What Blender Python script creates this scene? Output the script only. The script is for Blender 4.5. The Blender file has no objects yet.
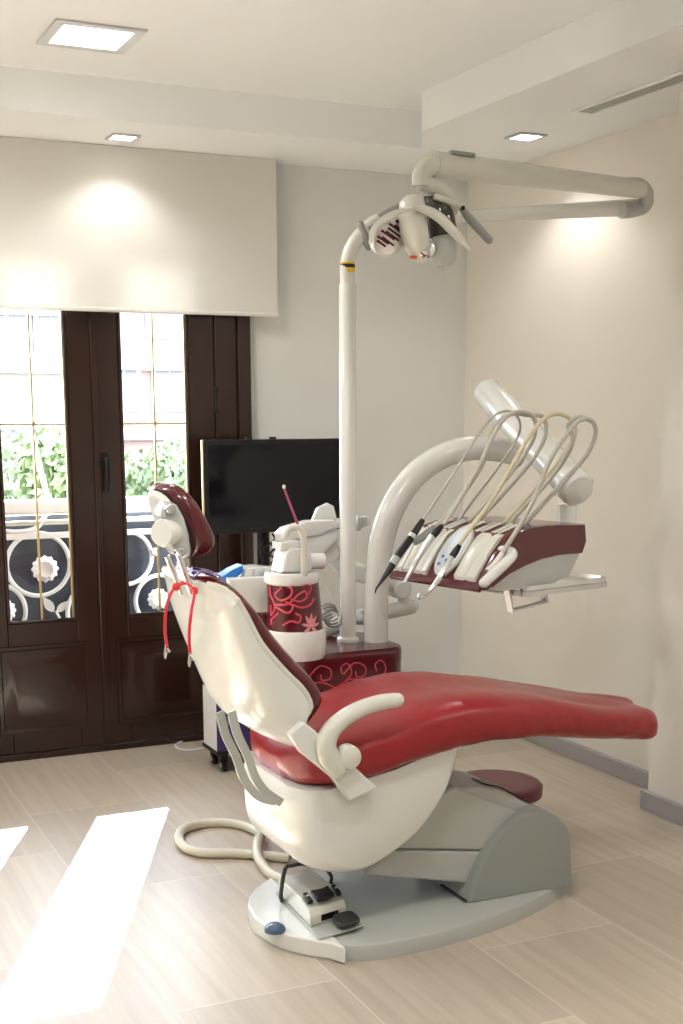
import bpy, bmesh, math, random
from mathutils import Vector as V, Matrix, Quaternion, noise
random.seed(7)
sc = bpy.context.scene
C = sc.collection
pi = math.pi

# ------------------------------------------------------------------ camera model (used to lay out real positions)
F_, CX, CY, H = 1286.3, 341.5, 659.9, 1.5
yaw, pit, rol = math.radians(24.97), math.radians(10.93), math.radians(0.13)
fwd = V((math.sin(yaw)*math.cos(pit), math.cos(yaw)*math.cos(pit), -math.sin(pit)))
rt0 = V((math.cos(yaw), -math.sin(yaw), 0)); dn0 = fwd.cross(rt0)
rt = math.cos(rol)*rt0 + math.sin(rol)*dn0; dn = -math.sin(rol)*rt0 + math.cos(rol)*dn0
O = V((0, 0, H))
def ray(x, y): return fwd + (x-CX)/F_*rt + (y-CY)/F_*dn
def at(x, y, Y): v = ray(x, y); return O + v*(Y/v.y)
def atz(x, y, z): v = ray(x, y); return O + v*((z-H)/v.z)
def atx(x, y, X): v = ray(x, y); return O + v*(X/v.x)
def atp(x, y, P, N): v = ray(x, y); return O + v*((P-O).dot(N)/v.dot(N))

# ------------------------------------------------------------------ materials
def mat(name, col, rough=.5, metal=0, spec=.5, coat=0, bump=0, bscale=50, var=0, vscale=5, trans=0, alpha=1, sheen=0):
    m = bpy.data.materials.new(name); m.use_nodes = True
    nt = m.node_tree; b = nt.nodes['Principled BSDF']
    b.inputs['Base Color'].default_value = (*col, 1)
    b.inputs['Roughness'].default_value = rough; b.inputs['Metallic'].default_value = metal
    b.inputs['Specular IOR Level'].default_value = spec
    b.inputs['Coat Weight'].default_value = coat; b.inputs['Coat Roughness'].default_value = .08
    b.inputs['Transmission Weight'].default_value = trans
    tc = nt.nodes.new('ShaderNodeTexCoord')
    if bump:
        n = nt.nodes.new('ShaderNodeTexNoise'); n.inputs['Scale'].default_value = bscale; n.inputs['Detail'].default_value = 4
        nt.links.new(tc.outputs['Object'], n.inputs['Vector'])
        bp = nt.nodes.new('ShaderNodeBump'); bp.inputs['Strength'].default_value = bump; bp.inputs['Distance'].default_value = .01
        nt.links.new(n.outputs['Fac'], bp.inputs['Height']); nt.links.new(bp.outputs['Normal'], b.inputs['Normal'])
    if var:
        n = nt.nodes.new('ShaderNodeTexNoise'); n.inputs['Scale'].default_value = vscale; n.inputs['Detail'].default_value = 5
        nt.links.new(tc.outputs['Object'], n.inputs['Vector'])
        r = nt.nodes.new('ShaderNodeValToRGB'); r.color_ramp.elements[0].position = .3; r.color_ramp.elements[1].position = .7
        r.color_ramp.elements[0].color = (*[max(0, c*(1-var)) for c in col], 1); r.color_ramp.elements[1].color = (*[min(1, c*(1+var)) for c in col], 1)
        nt.links.new(n.outputs['Fac'], r.inputs['Fac']); nt.links.new(r.outputs['Color'], b.inputs['Base Color'])
    return m
def emis(name, col, s):
    m = bpy.data.materials.new(name); m.use_nodes = True
    b = m.node_tree.nodes['Principled BSDF']; b.inputs['Base Color'].default_value = (.8, .8, .8, 1)
    b.inputs['Emission Color'].default_value = (*col, 1); b.inputs['Emission Strength'].default_value = s
    return m
def glass(name, tint=(1, 1, 1), refl=.06):
    m = bpy.data.materials.new(name); m.use_nodes = True; nt = m.node_tree; nt.nodes.clear()
    o = nt.nodes.new('ShaderNodeOutputMaterial'); mx = nt.nodes.new('ShaderNodeMixShader')
    t = nt.nodes.new('ShaderNodeBsdfTransparent'); t.inputs[0].default_value = (*tint, 1)
    g = nt.nodes.new('ShaderNodeBsdfGlossy'); g.inputs['Roughness'].default_value = .01
    f = nt.nodes.new('ShaderNodeFresnel'); f.inputs['IOR'].default_value = 1.4
    nt.links.new(f.outputs[0], mx.inputs[0]); nt.links.new(t.outputs[0], mx.inputs[1]); nt.links.new(g.outputs[0], mx.inputs[2])
    nt.links.new(mx.outputs[0], o.inputs[0]); return m

M = {}
M['wall'] = mat('wall_paint', (.71, .725, .71), .85, bump=.04, bscale=120)
M['cream'] = mat('cream_wall_paint', (.80, .765, .70), .85, bump=.04, bscale=120)
M['ceil'] = mat('ceiling_paint', (.85, .87, .88), .9)
M['skirt'] = mat('grey_skirting', (.37, .36, .37), .45)
M['blind'] = mat('blind_fabric', (.86, .85, .81), .9, bump=.06, bscale=300)
_m = M['blind']; _nt = _m.node_tree; _mx = _nt.nodes.new('ShaderNodeMixShader'); _tl = _nt.nodes.new('ShaderNodeBsdfTranslucent'); _tl.inputs[0].default_value = (.86, .85, .81, 1)
_mx.inputs[0].default_value = .3; _out = _nt.nodes['Material Output']
_nt.links.new(_nt.nodes['Principled BSDF'].outputs[0], _mx.inputs[1]); _nt.links.new(_tl.outputs[0], _mx.inputs[2]); _nt.links.new(_mx.outputs[0], _out.inputs[0])
M['brown'] = mat('brown_lacquered_door', (.022, .0085, .0045), .24, spec=.4, coat=.2, var=.12, vscale=6)
M['brass'] = mat('brass_bar', (.62, .46, .20), .35, metal=.7)
M['black'] = mat('black_plastic', (.007, .007, .008), .35, spec=.35)
M['white'] = mat('white_gloss_plastic', (.68, .69, .66), .24, coat=.4)
M['ivory'] = mat('ivory_plastic', (.60, .60, .535), .3, coat=.25)
M['grey'] = mat('grey_painted_casting', (.27, .285, .265), .36)
M['lgrey'] = mat('light_grey_casting', (.41, .425, .40), .34)
M['red'] = mat('red_vinyl_cover', (.255, .007, .012), .33, coat=.1, bump=.25, bscale=14)
M['burg'] = mat('burgundy_upholstery', (.085, .006, .011), .22, coat=.4)
M['burgp'] = mat('burgundy_plastic', (.085, .006, .012), .22, coat=.4)
M['pink'] = mat('pink_print', (.62, .05, .09), .35)
M['lpink'] = mat('pale_pink_print', (.72, .28, .30), .4)
M['chrome'] = mat('chrome', (.75, .75, .76), .12, metal=1)
M['steel'] = mat('brushed_steel', (.62, .62, .62), .3, metal=.9)
M['hose'] = mat('grey_hose', (.43, .41, .36), .45)
M['hosey'] = mat('yellowed_hose', (.56, .50, .34), .45)
M['hosew'] = mat('cream_floor_hose', (.62, .60, .50), .4)
M['screen'] = mat('screen_glass', (.004, .004, .006), .08, spec=.3)
M['wiron'] = mat('white_painted_iron', (.85, .84, .80), .5)
M['dpanel'] = mat('street_shade_dark', (.020, .028, .045), .5, var=.8, vscale=5)  # mottled dark colour standing in for shaded cars and street beyond the railing
M['purple'] = mat('purple_card', (.045, .025, .13), .5)
M['teal'] = mat('teal_card', (.03, .42, .38), .5)
M['card'] = mat('white_card', (.75, .75, .78), .6)
M['lav'] = mat('lavender_print', (.35, .36, .62), .5)
M['blue'] = mat('blue_plastic', (.02, .17, .55), .35)
M['dblue'] = mat('blue_button', (.035, .09, .17), .2, coat=.6)
M['cord'] = mat('red_cord', (.62, .02, .03), .4)
M['pedal'] = mat('dark_grey_rubber', (.03, .028, .028), .4)
M['yel'] = mat('yellow_label', (.75, .50, .02), .5)
M['oran'] = mat('orange_label', (.65, .10, .03), .5)
M['glassw'] = glass('window_glass')
M['dglass'] = mat('smoked_shield', (.05, .045, .035), .08, coat=.5)
M['facet'] = mat('faceted_mirror', (.75, .72, .74), .12, metal=1)
M['facetd'] = mat('dark_red_facet', (.10, .02, .03), .15, metal=.8)
M['emit'] = emis('lamp_diffuser', (1, .98, .93), 3)
M['leaf'] = mat('tree_leaves', (.15, .20, .08), .7, var=.5, vscale=1.5)
M['bark'] = mat('bark', (.12, .08, .05), .9)
M['hub'] = mat('violet_metal', (.35, .33, .62), .12, metal=.9)

# striped stone tile floor
def floor_mat():
    m = bpy.data.materials.new('travertine_tiles'); m.use_nodes = True; nt = m.node_tree; L = nt.links.new
    b = nt.nodes['Principled BSDF']; tc = nt.nodes.new('ShaderNodeTexCoord')
    mp = nt.nodes.new('ShaderNodeMapping'); mp.inputs['Rotation'].default_value = (0, 0, pi/2)
    mp.inputs['Location'].default_value = (-2.91, .005, 0)
    L(tc.outputs['Object'], mp.inputs['Vector'])
    # brick: rows run along world Y
    br = nt.nodes.new('ShaderNodeTexBrick'); br.offset = .5
    br.inputs['Scale'].default_value = 1; br.inputs['Brick Width'].default_value = .9; br.inputs['Row Height'].default_value = .4525
    br.inputs['Mortar Size'].default_value = .0016; br.inputs['Mortar Smooth'].default_value = .1
    br.inputs['Color1'].default_value = (.0, .0, .0, 1); br.inputs['Color2'].default_value = (1, 1, 1, 1); br.inputs['Mortar'].default_value = (.5, .5, .5, 1)
    L(mp.outputs[0], br.inputs['Vector'])
    mp2 = nt.nodes.new('ShaderNodeMapping'); mp2.inputs['Scale'].default_value = (26, 1.0, 1)
    L(tc.outputs['Object'], mp2.inputs['Vector'])
    ad = nt.nodes.new('ShaderNodeVectorMath'); ad.operation = 'ADD'
    sc_ = nt.nodes.new('ShaderNodeVectorMath'); sc_.operation = 'SCALE'; sc_.inputs['Scale'].default_value = 7.3
    L(br.outputs['Color'], sc_.inputs[0]); L(mp2.outputs[0], ad.inputs[0]); L(sc_.outputs[0], ad.inputs[1])
    n = nt.nodes.new('ShaderNodeTexNoise'); n.inputs['Scale'].default_value = 1.2; n.inputs['Detail'].default_value = 6; n.inputs['Roughness'].default_value = .6
    L(ad.outputs[0], n.inputs['Vector'])
    r = nt.nodes.new('ShaderNodeValToRGB')
    r.color_ramp.elements[0].position = .25; r.color_ramp.elements[0].color = (.46, .395, .315, 1)
    r.color_ramp.elements[1].position = .75; r.color_ramp.elements[1].color = (.60, .53, .44, 1)
    L(n.outputs['Fac'], r.inputs['Fac'])
    v = nt.nodes.new('ShaderNodeMixRGB'); v.blend_type = 'MULTIPLY'; v.inputs[0].default_value = .22
    L(r.outputs[0], v.inputs[1]); L(br.outputs['Color'], v.inputs[2])
    mx = nt.nodes.new('ShaderNodeMixRGB'); mx.inputs[2].default_value = (.66, .60, .51, 1)
    L(br.outputs['Fac'], mx.inputs[0]); L(v.outputs[0], mx.inputs[1]); L(mx.outputs[0], b.inputs['Base Color'])
    b.inputs['Roughness'].default_value = .36; b.inputs['Specular IOR Level'].default_value = .5
    return m
M['floor'] = floor_mat()

# ------------------------------------------------------------------ mesh helpers
def new(): return bmesh.new()
def mk(name, bm, m, parent=None, bevel=0, seg=2, sub=0, flat=False, kind=None):
    bmesh.ops.recalc_face_normals(bm, faces=bm.faces)
    off = V((0, 0, 0)); p = parent
    while p is not None: off += p.location; p = p.parent
    if parent is None:
        # origin at the base of the thing
        xs = [v.co.x for v in bm.verts]; ys = [v.co.y for v in bm.verts]; zs = [v.co.z for v in bm.verts]
        off = V(((min(xs)+max(xs))/2, (min(ys)+max(ys))/2, min(zs)))
    for v in bm.verts: v.co -= off
    if not flat:
        for f in bm.faces: f.smooth = True
        for e in bm.edges:
            if len(e.link_faces) == 2 and e.calc_face_angle(0) > math.radians(38): e.smooth = False
    me = bpy.data.meshes.new(name); bm.to_mesh(me); bm.free()
    ms = m if isinstance(m, list) else [m]
    for q in ms: me.materials.append(q)
    o = bpy.data.objects.new(name, me); C.objects.link(o)
    if parent is not None: o.parent = parent
    else: o.location = off
    if bevel:
        b = o.modifiers.new('bevel', 'BEVEL'); b.width = bevel; b.segments = seg; b.limit_method = 'ANGLE'; b.angle_limit = math.radians(35)
    if sub:
        s = o.modifiers.new('sub', 'SUBSURF'); s.levels = sub; s.render_levels = sub
    if kind: o['kind'] = kind
    return o
def tag(o, label, cat, group=None):
    o['label'] = label; o['category'] = cat
    if group: o['group'] = group
    return o
def thing(name, label, cat, loc, group=None):
    o = bpy.data.objects.new(name, None); C.objects.link(o); o.location = loc; o.empty_display_size = .05
    return tag(o, label, cat, group)
def box(bm, lo, hi, mi=0):
    vs = [bm.verts.new((x, y, z)) for x in (lo[0], hi[0]) for y in (lo[1], hi[1]) for z in (lo[2], hi[2])]
    for f in ((0, 1, 3, 2), (4, 6, 7, 5), (0, 4, 5, 1), (2, 3, 7, 6), (0, 2, 6, 4), (1, 5, 7, 3)):
        bm.faces.new([vs[i] for i in f]).material_index = mi
    return vs
def obox(bm, c, ax, ay, az, hx, hy, hz):
    vs = [bm.verts.new(c + ax*hx*i + ay*hy*j + az*hz*k) for i in (-1, 1) for j in (-1, 1) for k in (-1, 1)]
    for f in ((0, 1, 3, 2), (4, 6, 7, 5), (0, 4, 5, 1), (2, 3, 7, 6), (0, 2, 6, 4), (1, 5, 7, 3)):
        bm.faces.new([vs[i] for i in f])
def cat(pts, k=6):
    pts = [V(p) for p in pts]
    if len(pts) < 3: return pts
    P = [2*pts[0]-pts[1]] + pts + [2*pts[-1]-pts[-2]]; out = []
    for i in range(1, len(P)-2):
        a, b, c, d = P[i-1], P[i], P[i+1], P[i+2]
        for j in range(k):
            t = j/k
            out.append(.5*((2*b)+(c-a)*t+(2*a-5*b+4*c-d)*t*t+(3*b-a-3*c+d)*t*t*t))
    out.append(pts[-1]); return out
def frames(pts):
    T = []
    for i in range(len(pts)):
        a = pts[max(i-1, 0)]; b = pts[min(i+1, len(pts)-1)]; d = (b-a)
        T.append(d.normalized() if d.length > 1e-9 else V((0, 0, 1)))
    u = T[0].orthogonal().normalized(); out = []
    for i, t in enumerate(T):
        u = (u - t*u.dot(t)); u = u.normalized() if u.length > 1e-6 else t.orthogonal().normalized()
        out.append((t, u, t.cross(u)))
    return out
def loft(bm, rings, cap=True, mi=0):
    R = [[bm.verts.new(p) for p in r] for r in rings]; n = len(R[0])
    for a, b in zip(R, R[1:]):
        for i in range(n):
            bm.faces.new((a[i], a[(i+1) % n], b[(i+1) % n], b[i])).material_index = mi
    if cap:
        bm.faces.new(R[0][::-1]).material_index = mi; bm.faces.new(R[-1]).material_index = mi
def tube(bm, pts, r, n=12, smooth=True, k=6, sq=None, cap=True, round_end=False):
    if smooth and len(pts) > 2:
        m0 = len(pts); P = cat(pts, k)
        if isinstance(r, (list, tuple)):
            rr = []
            for i in range(m0-1):
                for j in range(k): rr.append(r[i]+(r[i+1]-r[i])*j/k)
            rr.append(r[-1])
        else: rr = [r]*len(P)
    else:
        P = [V(p) for p in pts]; rr = list(r) if isinstance(r, (list, tuple)) else [r]*len(P)
    if round_end:
        for e in (0, -1):
            d = (P[e]-P[1 if e == 0 else -2]).normalized(); q = rr[e]; base = P[e].copy()
            add = [(base + d*q*math.sin(a), q*math.cos(a)) for a in (.5, 1.0, 1.35)]
            if e == 0:
                for p_, r_ in add: P.insert(0, p_); rr.insert(0, r_)
            else:
                for p_, r_ in add: P.append(p_); rr.append(r_)
    fr = frames(P); rings = []
    for p, (t, u, w), q in zip(P, fr, rr):
        rings.append([p + (u*math.cos(2*pi*i/n)+w*math.sin(2*pi*i/n)*(sq or 1))*q for i in range(n)])
    loft(bm, rings, cap)
def lathe(bm, base, axis, prof, n=32, cap=True):
    axis = V(axis).normalized(); u = axis.orthogonal().normalized(); w = axis.cross(u); base = V(base)
    loft(bm, [[base+axis*h+(u*math.cos(2*pi*i/n)+w*math.sin(2*pi*i/n))*max(r, 1e-4) for i in range(n)] for r, h in prof], cap)
def prism(bm, pts, d):
    a = [bm.verts.new(V(p)) for p in pts]; b = [bm.verts.new(V(p)+V(d)) for p in pts]; n = len(a)
    bm.faces.new(a[::-1]); bm.faces.new(b)
    for i in range(n): bm.faces.new((a[i], a[(i+1) % n], b[(i+1) % n], b[i]))
def pillow(bm, pts, d, r, steps=5):
    """outline pts (closed, one plane) thickened along d with edges rounded by r"""
    d = V(d); L = d.length; dd = d/L; c = sum((V(p) for p in pts), V())/len(pts)
    size = sum((V(p)-c).length for p in pts)/len(pts); rings = []
    zs = []
    for i in range(steps+1):
        a = i/steps*pi/2; zs.append((r*(1-math.sin(a)), 1-r*(1-math.cos(pi/2-a) if False else (1-math.sin(a)))/size*1.0))
    lo = [(r*(1-math.cos(i/steps*pi/2)), 1-(r*(1-math.sin(i/steps*pi/2)))/size) for i in range(steps+1)]
    hi = [(L-h, s) for h, s in reversed(lo)]
    for h, s in lo+hi: rings.append([c+(V(p)-c)*s+dd*h for p in pts])
    loft(bm, rings)
def sgnp(v, e): return math.copysign(abs(v)**e, v)
def slab(bm, A, B, Wd, yc, n=2.6, N=36, yax=V((0, 1, 0))):
    """loft between two side curves A (front) and B (back); half width Wd about yc"""
    rings = []; e = 2/n
    for a, b, w in zip(A, B, Wd):
        m = (a+b)/2; h = (a-b)/2; m = V((m.x, yc, m.z)); h = V((h.x, 0, h.z))
        rings.append([m+h*sgnp(math.sin(2*pi*i/N), e)+yax*w*sgnp(math.cos(2*pi*i/N), e) for i in range(N)])
    loft(bm, rings)
def resample(pts, n, k=8):
    P = cat(pts, k); L = [0]
    for a, b in zip(P, P[1:]): L.append(L[-1]+(b-a).length)
    out = []
    j = 0
    for i in range(n):
        s = L[-1]*i/(n-1)
        while j < len(P)-2 and L[j+1] < s: j += 1
        t = (s-L[j])/max(1e-9, L[j+1]-L[j]); out.append(P[j].lerp(P[j+1], min(1, t)))
    return out
def ellips(bm, c, rx, ry, rz, n=24, m=14, rot=None):
    rings = []
    for j in range(m+1):
        a = -pi/2+pi*j/m; q = max(math.cos(a), 1e-3)
        r = []
        for i in range(n):
            p = V((rx*q*math.cos(2*pi*i/n), ry*q*math.sin(2*pi*i/n), rz*math.sin(a)))
            if rot: p = rot @ p
            r.append(V(c)+p)
        rings.append(r)
    loft(bm, rings)

# ================================================================== SETTING
YB, XR, ZC, ZT = 5.55, 3.25, 2.575, 2.72
XL, YF = -1.9, -1.8
DY = 5.53  # face of the balcony doors
bm = new(); box(bm, (XL, YF, -.1), (3.5, YB+.3, 0)); fl = mk('floor', bm, M['floor'], flat=True, kind='structure')
# keep tile coordinates in world space
fl.data.transform(Matrix.Translation(fl.location)); fl.location = (0, 0, 0)
bm = new()
box(bm, (2.11, YB, 0), (3.5, YB+.2, 2.9)); box(bm, (XL-.1, YB, 2.3), (2.11, YB+.2, 2.9)); box(bm, (XL-.1, YB, 0), (-.72, YB+.2, 2.3))
mk('wall_back', bm, M['wall'], flat=True, kind='structure')
bm = new(); box(bm, (XR, 3.70, 0), (XR+.3, YB, 2.9)); mk('wall_right', bm, M['cream'], flat=True, kind='structure')
bm = new(); box(bm, (3.062, YF, 0), (3.5, 3.80, 2.9)); mk('wall_right_pillar', bm, M['cream'], flat=True, kind='structure')
bm = new(); box(bm, (XL-.1, YF, 0), (XL, YB, 2.9)); mk('wall_left', bm, M['wall'], flat=True, kind='structure')
bm = new(); box(bm, (XL-.1, YF-.1, 0), (3.5, YF, 2.9)); mk('wall_front', bm, M['wall'], flat=True, kind='structure')
bm = new()
tx0, tx1, ty0, ty1 = -1.2, 2.54, -1.1, 4.99
box(bm, (XL, ty1, ZC), (3.5, YB, 2.9)); box(bm, (XL, YF, ZC), (3.5, ty0, 2.9))
prism(bm, [V((tx1, ty0, ZC)), V((3.5, ty0, ZC)), V((3.5, ty1, ZC)), V((2.70, ty1, ZC)), V((tx1, 4.70, ZC))], (0, 0, 2.9-ZC)); box(bm, (XL, ty0, ZC), (tx0, ty1, 2.9))
box(bm, (tx0, ty0, ZT), (tx1+.3, ty1, 2.9))
mk('ceiling', bm, M['ceil'], flat=True, kind='structure')
bm = new(); box(bm, (XR-.03, 3.80, 0), (XR, YB, .068)); mk('baseboard_right', bm, M['skirt'], bevel=.003, kind='structure')
bm = new(); box(bm, (3.040, YF, 0), (3.062, 3.80, .075)); box(bm, (3.040, 3.80, 0), (XR-.03, 3.818, .075))
mk('baseboard_pillar', bm, M['skirt'], bevel=.003, kind='structure')
bm = new(); box(bm, (2.115, YB-.014, 0), (XR-.03, YB, .068)); mk('baseboard_back', bm, M['skirt'], bevel=.003, kind='structure')

# door frame (jambs + head + sill)
bm = new()
box(bm, (1.957, DY-.01, 0), (2.115, YB+.06, 2.3)); box(bm, (-.72, DY-.01, 2.22), (1.965, YB+.06, 2.3)); box(bm, (-.72, DY+.0, 0), (1.965, YB+.06, .03))
box(bm, (-.72, DY-.01, .03), (-.64, YB+.06, 2.22)); box(bm, (2.06, DY-.03, 0), (2.12, DY-.01, 2.3))
mk('trim_door_frame', bm, M['brown'], bevel=.004, kind='structure')
# door leaves
def leaf(x0, x1, px0, px1, n, handle, hinge=None):
    y0, y1 = DY, DY+.055; zb, zt = .607, 2.12
    bm = new()
    box(bm, (x0, y0, .035), (px0, y1, 2.215)); box(bm, (px1, y0, .035), (x1, y1, 2.215))
    box(bm, (px0, y0, .035), (px1, y1, zb)); box(bm, (px0, y0, zt), (px1, y1, 2.215))
    d = mk('door_%d' % n, bm, M['brown'], bevel=.005, kind='structure')
    # moulded lower panel
    a0, a1, b0, b1 = px0-.045, px1+.035, .13, .50
    bm = new()
    def ringr(i, y): return [V((a0+i, y, b0+i)), V((a1-i, y, b0+i)), V((a1-i, y, b1-i)), V((a0+i, y, b1-i))]
    loft(bm, [ringr(-.012, y0+.002), ringr(-.008, y0-.010), ringr(.006, y0-.010), ringr(.012, y0-.001), ringr(.03, y0-.002), ringr(.06, y0-.012), ringr(.08, y0-.013)])
    mk('door_panel', bm, M['brown'], d)
    bm = new(); w = .012
    box(bm, (px0, y0-.006, zb), (px0+w, y0+.012, zt)); box(bm, (px1-w, y0-.006, zb), (px1, y0+.012, zt))
    box(bm, (px0+w, y0-.006, zb), (px1-w, y0+.012, zb+w)); box(bm, (px0+w, y0-.006, zt-w), (px1-w, y0+.012, zt))
    mk('glazing_bead', bm, M['brown'], d, bevel=.003)
    bm = new(); box(bm, (px0+.002, y0+.022, zb+.002), (px1-.002, y0+.028, zt-.002)); mk('glass_pane', bm, M['glassw'], d, flat=True)
    xm = (px0+px1)/2; bm = new()
    box(bm, (xm-.004, y0+.010, zb), (xm+.004, y0+.019, zt)); box(bm, (px0, y0+.010, 1.446), (px1, y0+.019, 1.454))
    box(bm, (px1-.017, y0+.008, zb), (px1-.011, y0+.019, zt))
    obox(bm, V((xm, y0+.012, 1.45)), V((1, 0, 0)), V((0, 1, 0)), V((0, 0, 1)), .008, .004, .008)
    mk('brass_bars', bm, M['brass'], d)
    if handle:
        hx = at(105.5, 470, DY-.02).x
        bm = new(); box(bm, (hx-.013, y0-.008, 1.255), (hx+.013, y0, 1.33))
        lathe(bm, (hx, y0-.005, 1.29), (0, -1, 0), [(.012, 0), (.011, .035), (.009, .04)], 16)
        tube(bm, [(hx, y0-.035, 1.30), (hx, y0-.045, 1.275), (hx+.002, y0-.045, 1.22), (hx, y0-.04, 1.165)], [.009, .011, .010, .007], 12, round_end=True)
        mk('door_handle', bm, M['black'], d, bevel=.002)
    if hinge:
        bm = new()
        for hz in (1.5, .25): lathe(bm, (hinge, y0-.006, hz), (0, 0, 1), [(.008, 0), (.008, .11)], 12)
        mk('door_hinge', bm, M['black'], d)
    bm = new(); box(bm, (x1-.012 if handle else x0, y0-.006, .04), (x1 if handle else x0+.008, y0, 2.21)); 
    return d
leaf(1.420, 1.958, 1.524, 1.836, 2, True, 1.963)
leaf(.885, 1.412, 1.0, 1.300, 1, False)
leaf(.342, .884, .46, .77, 3, False)
leaf(-.641, .341, -.5, .22, 4, False)
bm = new(); box(bm, (1.400, DY-.012, .035), (1.428, DY, 2.215)); mk('trim_door_astragal', bm, M['brown'], bevel=.004, kind='structure')

# ================================================================== ceiling fittings
def downlight(c, s, frame, label, power, size_in, spread=2.4):
    t = thing('recessed_downlight', label, 'ceiling light', c, 'square downlights in the ceiling')
    x, y, z = c; bm = new()
    for a, b in (((-s, -s), (s, -s+frame)), ((-s, s-frame), (s, s)), ((-s, -s+frame), (-s+frame, s-frame)), ((s-frame, -s+frame), (s, s-frame))):
        box(bm, (x+a[0], y+a[1], z-.008), (x+b[0], y+b[1], z-.0005))
    mk('light_frame', bm, M['steel'], t, bevel=.002)
    i = s-frame; bm = new(); box(bm, (x-i, y-i, z-.003), (x+i, y+i, z-.001)); mk('light_diffuser', bm, M['emit'], t, flat=True)
    l = bpy.data.lights.new('downlight_glow', 'SPOT'); l.energy = power; l.color = (1, .965, .92); l.spot_size = spread; l.spot_blend = .6; l.shadow_soft_size = i*.8
    o = bpy.data.objects.new('downlight_glow', l); C.objects.link(o); o.parent = t; o.location = (0, 0, -.03)
p1 = (atz(91, 36, ZT)); 
downlight((p1.x, p1.y, ZT), .15, .035, 'large square recessed ceiling light in the raised ceiling, top left', 14, 1, 2.8)
q = atz(123, 136.5, ZC); downlight((q.x, q.y, ZC), .058, .012, 'small square downlight in the soffit just in front of the roller blind', 2.2, 1, 2.2)
q = atz(526, 136, ZC); downlight((q.x, q.y, ZC), .062, .012, 'small square downlight in the soffit above the folded lamp arm, near the cream wall', 4, 1, 2.3)
for (x, y, z) in ((1.1, 1.9, ZT), (-.2, 4.2, ZT), (-.2, 1.9, ZT), (2.85, 2.4, ZC), (1.1, .2, ZT)):
    downlight((x, y, z), .15 if z == ZT else .06, .03 if z == ZT else .012, 'recessed ceiling light outside the view toward the near end of the room', 24 if z == ZT else 6, 1, 2.8)
v0 = atz(569.7, 112, ZC); v1 = atz(683, 72.5, ZC)
t = thing('ceiling_vent', 'long narrow white linear air vent in the ceiling soffit by the right wall', 'vent', (2.92, 3.5, ZC))
bm = new(); X0, X1, y0, y1 = 2.865, 2.965, 2.7, 4.16
for a, b in (((X0, y0), (X1, y0+.015)), ((X0, y1-.015), (X1, y1)), ((X0, y0+.015), (X0+.015, y1-.015)), ((X1-.015, y0+.015), (X1, y1-.015))):
    box(bm, (*a, ZC-.008), (*b, ZC-.0005))
mk('vent_frame', bm, M['ceil'], t, bevel=.002)
for i in range(4):
    bm = new(); xx = X0+.024+i*.0165; box(bm, (xx-.005, y0+.015, ZC-.006), (xx+.005, y1-.015, ZC-.002)); mk('slat', bm, M['lgrey'], t)

# ================================================================== roller blind
t = thing('roller_blind', 'wide off-white roller blind half lowered over the top of the balcony doors', 'blind', (.8, 5.46, 1.93))
bm = new(); box(bm, (-.9, 5.455, 1.922), (2.232, 5.458, 2.573)); mk('blind_fabric', bm, M['blind'], t, flat=True)
bm = new(); tube(bm, [(-.9, 5.4565, 1.921), (2.232, 5.4565, 1.921)], .010, 12, sq=1); mk('bottom_bar', bm, M['blind'], t)
bm = new(); tube(bm, [(-.9, 5.475, 2.548), (2.235, 5.475, 2.548)], .020, 16); mk('roller_tube', bm, M['white'], t)

# ================================================================== outside
bm = new(); box(bm, (-3, YB+.2, -.12), (5, 6.35, -.02)); mk('balcony_slab', bm, M['lgrey'], flat=True, kind='structure')
bm = new(); box(bm, (-3, YB+.2, 2.53), (5, 6.62, 2.7)); mk('unseen_upper_slab', bm, M['ceil'], flat=True, kind='structure')  # unseen slab overhead, added to cut off the sun patch on the floor
RY = 6.15
t = thing('balcony_railing', 'white painted iron balcony railing with rings and flower ornaments outside the doors', 'railing', (1.3, RY, -.02))
def zr(y): return at(60, y, RY).z
bm = new()
za, zb_ = zr(513), zr(499)
box(bm, (-2.9, RY-.03, za), (4.9, RY+.03, zb_)); mk('handrail', bm, M['wiron'], t, bevel=.01)
for y, h in ((522, .011), (535, .014)):
    z = zr(y); bm = new(); box(bm, (-2.9, RY-.01, z-h), (4.9, RY+.01, z+h)); mk('rail_bar', bm, M['wiron'] if h > .012 else M['hosew'], t, bevel=.003)
z = .12; bm = new(); box(bm, (-2.9, RY-.01, z-.014), (4.9, RY+.01, z+.014)); mk('rail_bar', bm, M['wiron'], t, bevel=.003)
for i in range(7):
    x = -2.42+i*1.0; bm = new(); box(bm, (x-.012, RY-.012, -.02), (x+.012, RY+.012, za)); mk('rail_post', bm, M['wiron'], t)
def ring(cx, cy, r):
    c = at(cx, cy, RY); bm = new()
    P = [c+V((r*math.cos(a), 0, r*math.sin(a))) for a in [2*pi*i/40 for i in range(41)]]
    tube(bm, P, .011, 8, smooth=False); mk('iron_ring', bm, M['wiron'], t)
def flower(cx, cy, r):
    c = at(cx, cy, RY-.02); bm = new(); n = 72
    o = [c+V((r*(1+.07*math.cos(12*2*pi*i/n))*math.cos(2*pi*i/n), 0, r*(1+.07*math.cos(12*2*pi*i/n))*math.sin(2*pi*i/n))) for i in range(n)]
    i1 = [c+(p-c)*.6+V((0, -.018, 0)) for p in o]; i2 = [c+(p-c)*.25+V((0, -.012, 0)) for p in o]
    bk = [c+(p-c)*.9+V((0, .01, 0)) for p in o]
    loft(bm, [bk, o, i1, i2]); mk('iron_flower', bm, M['wiron'], t)
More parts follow.
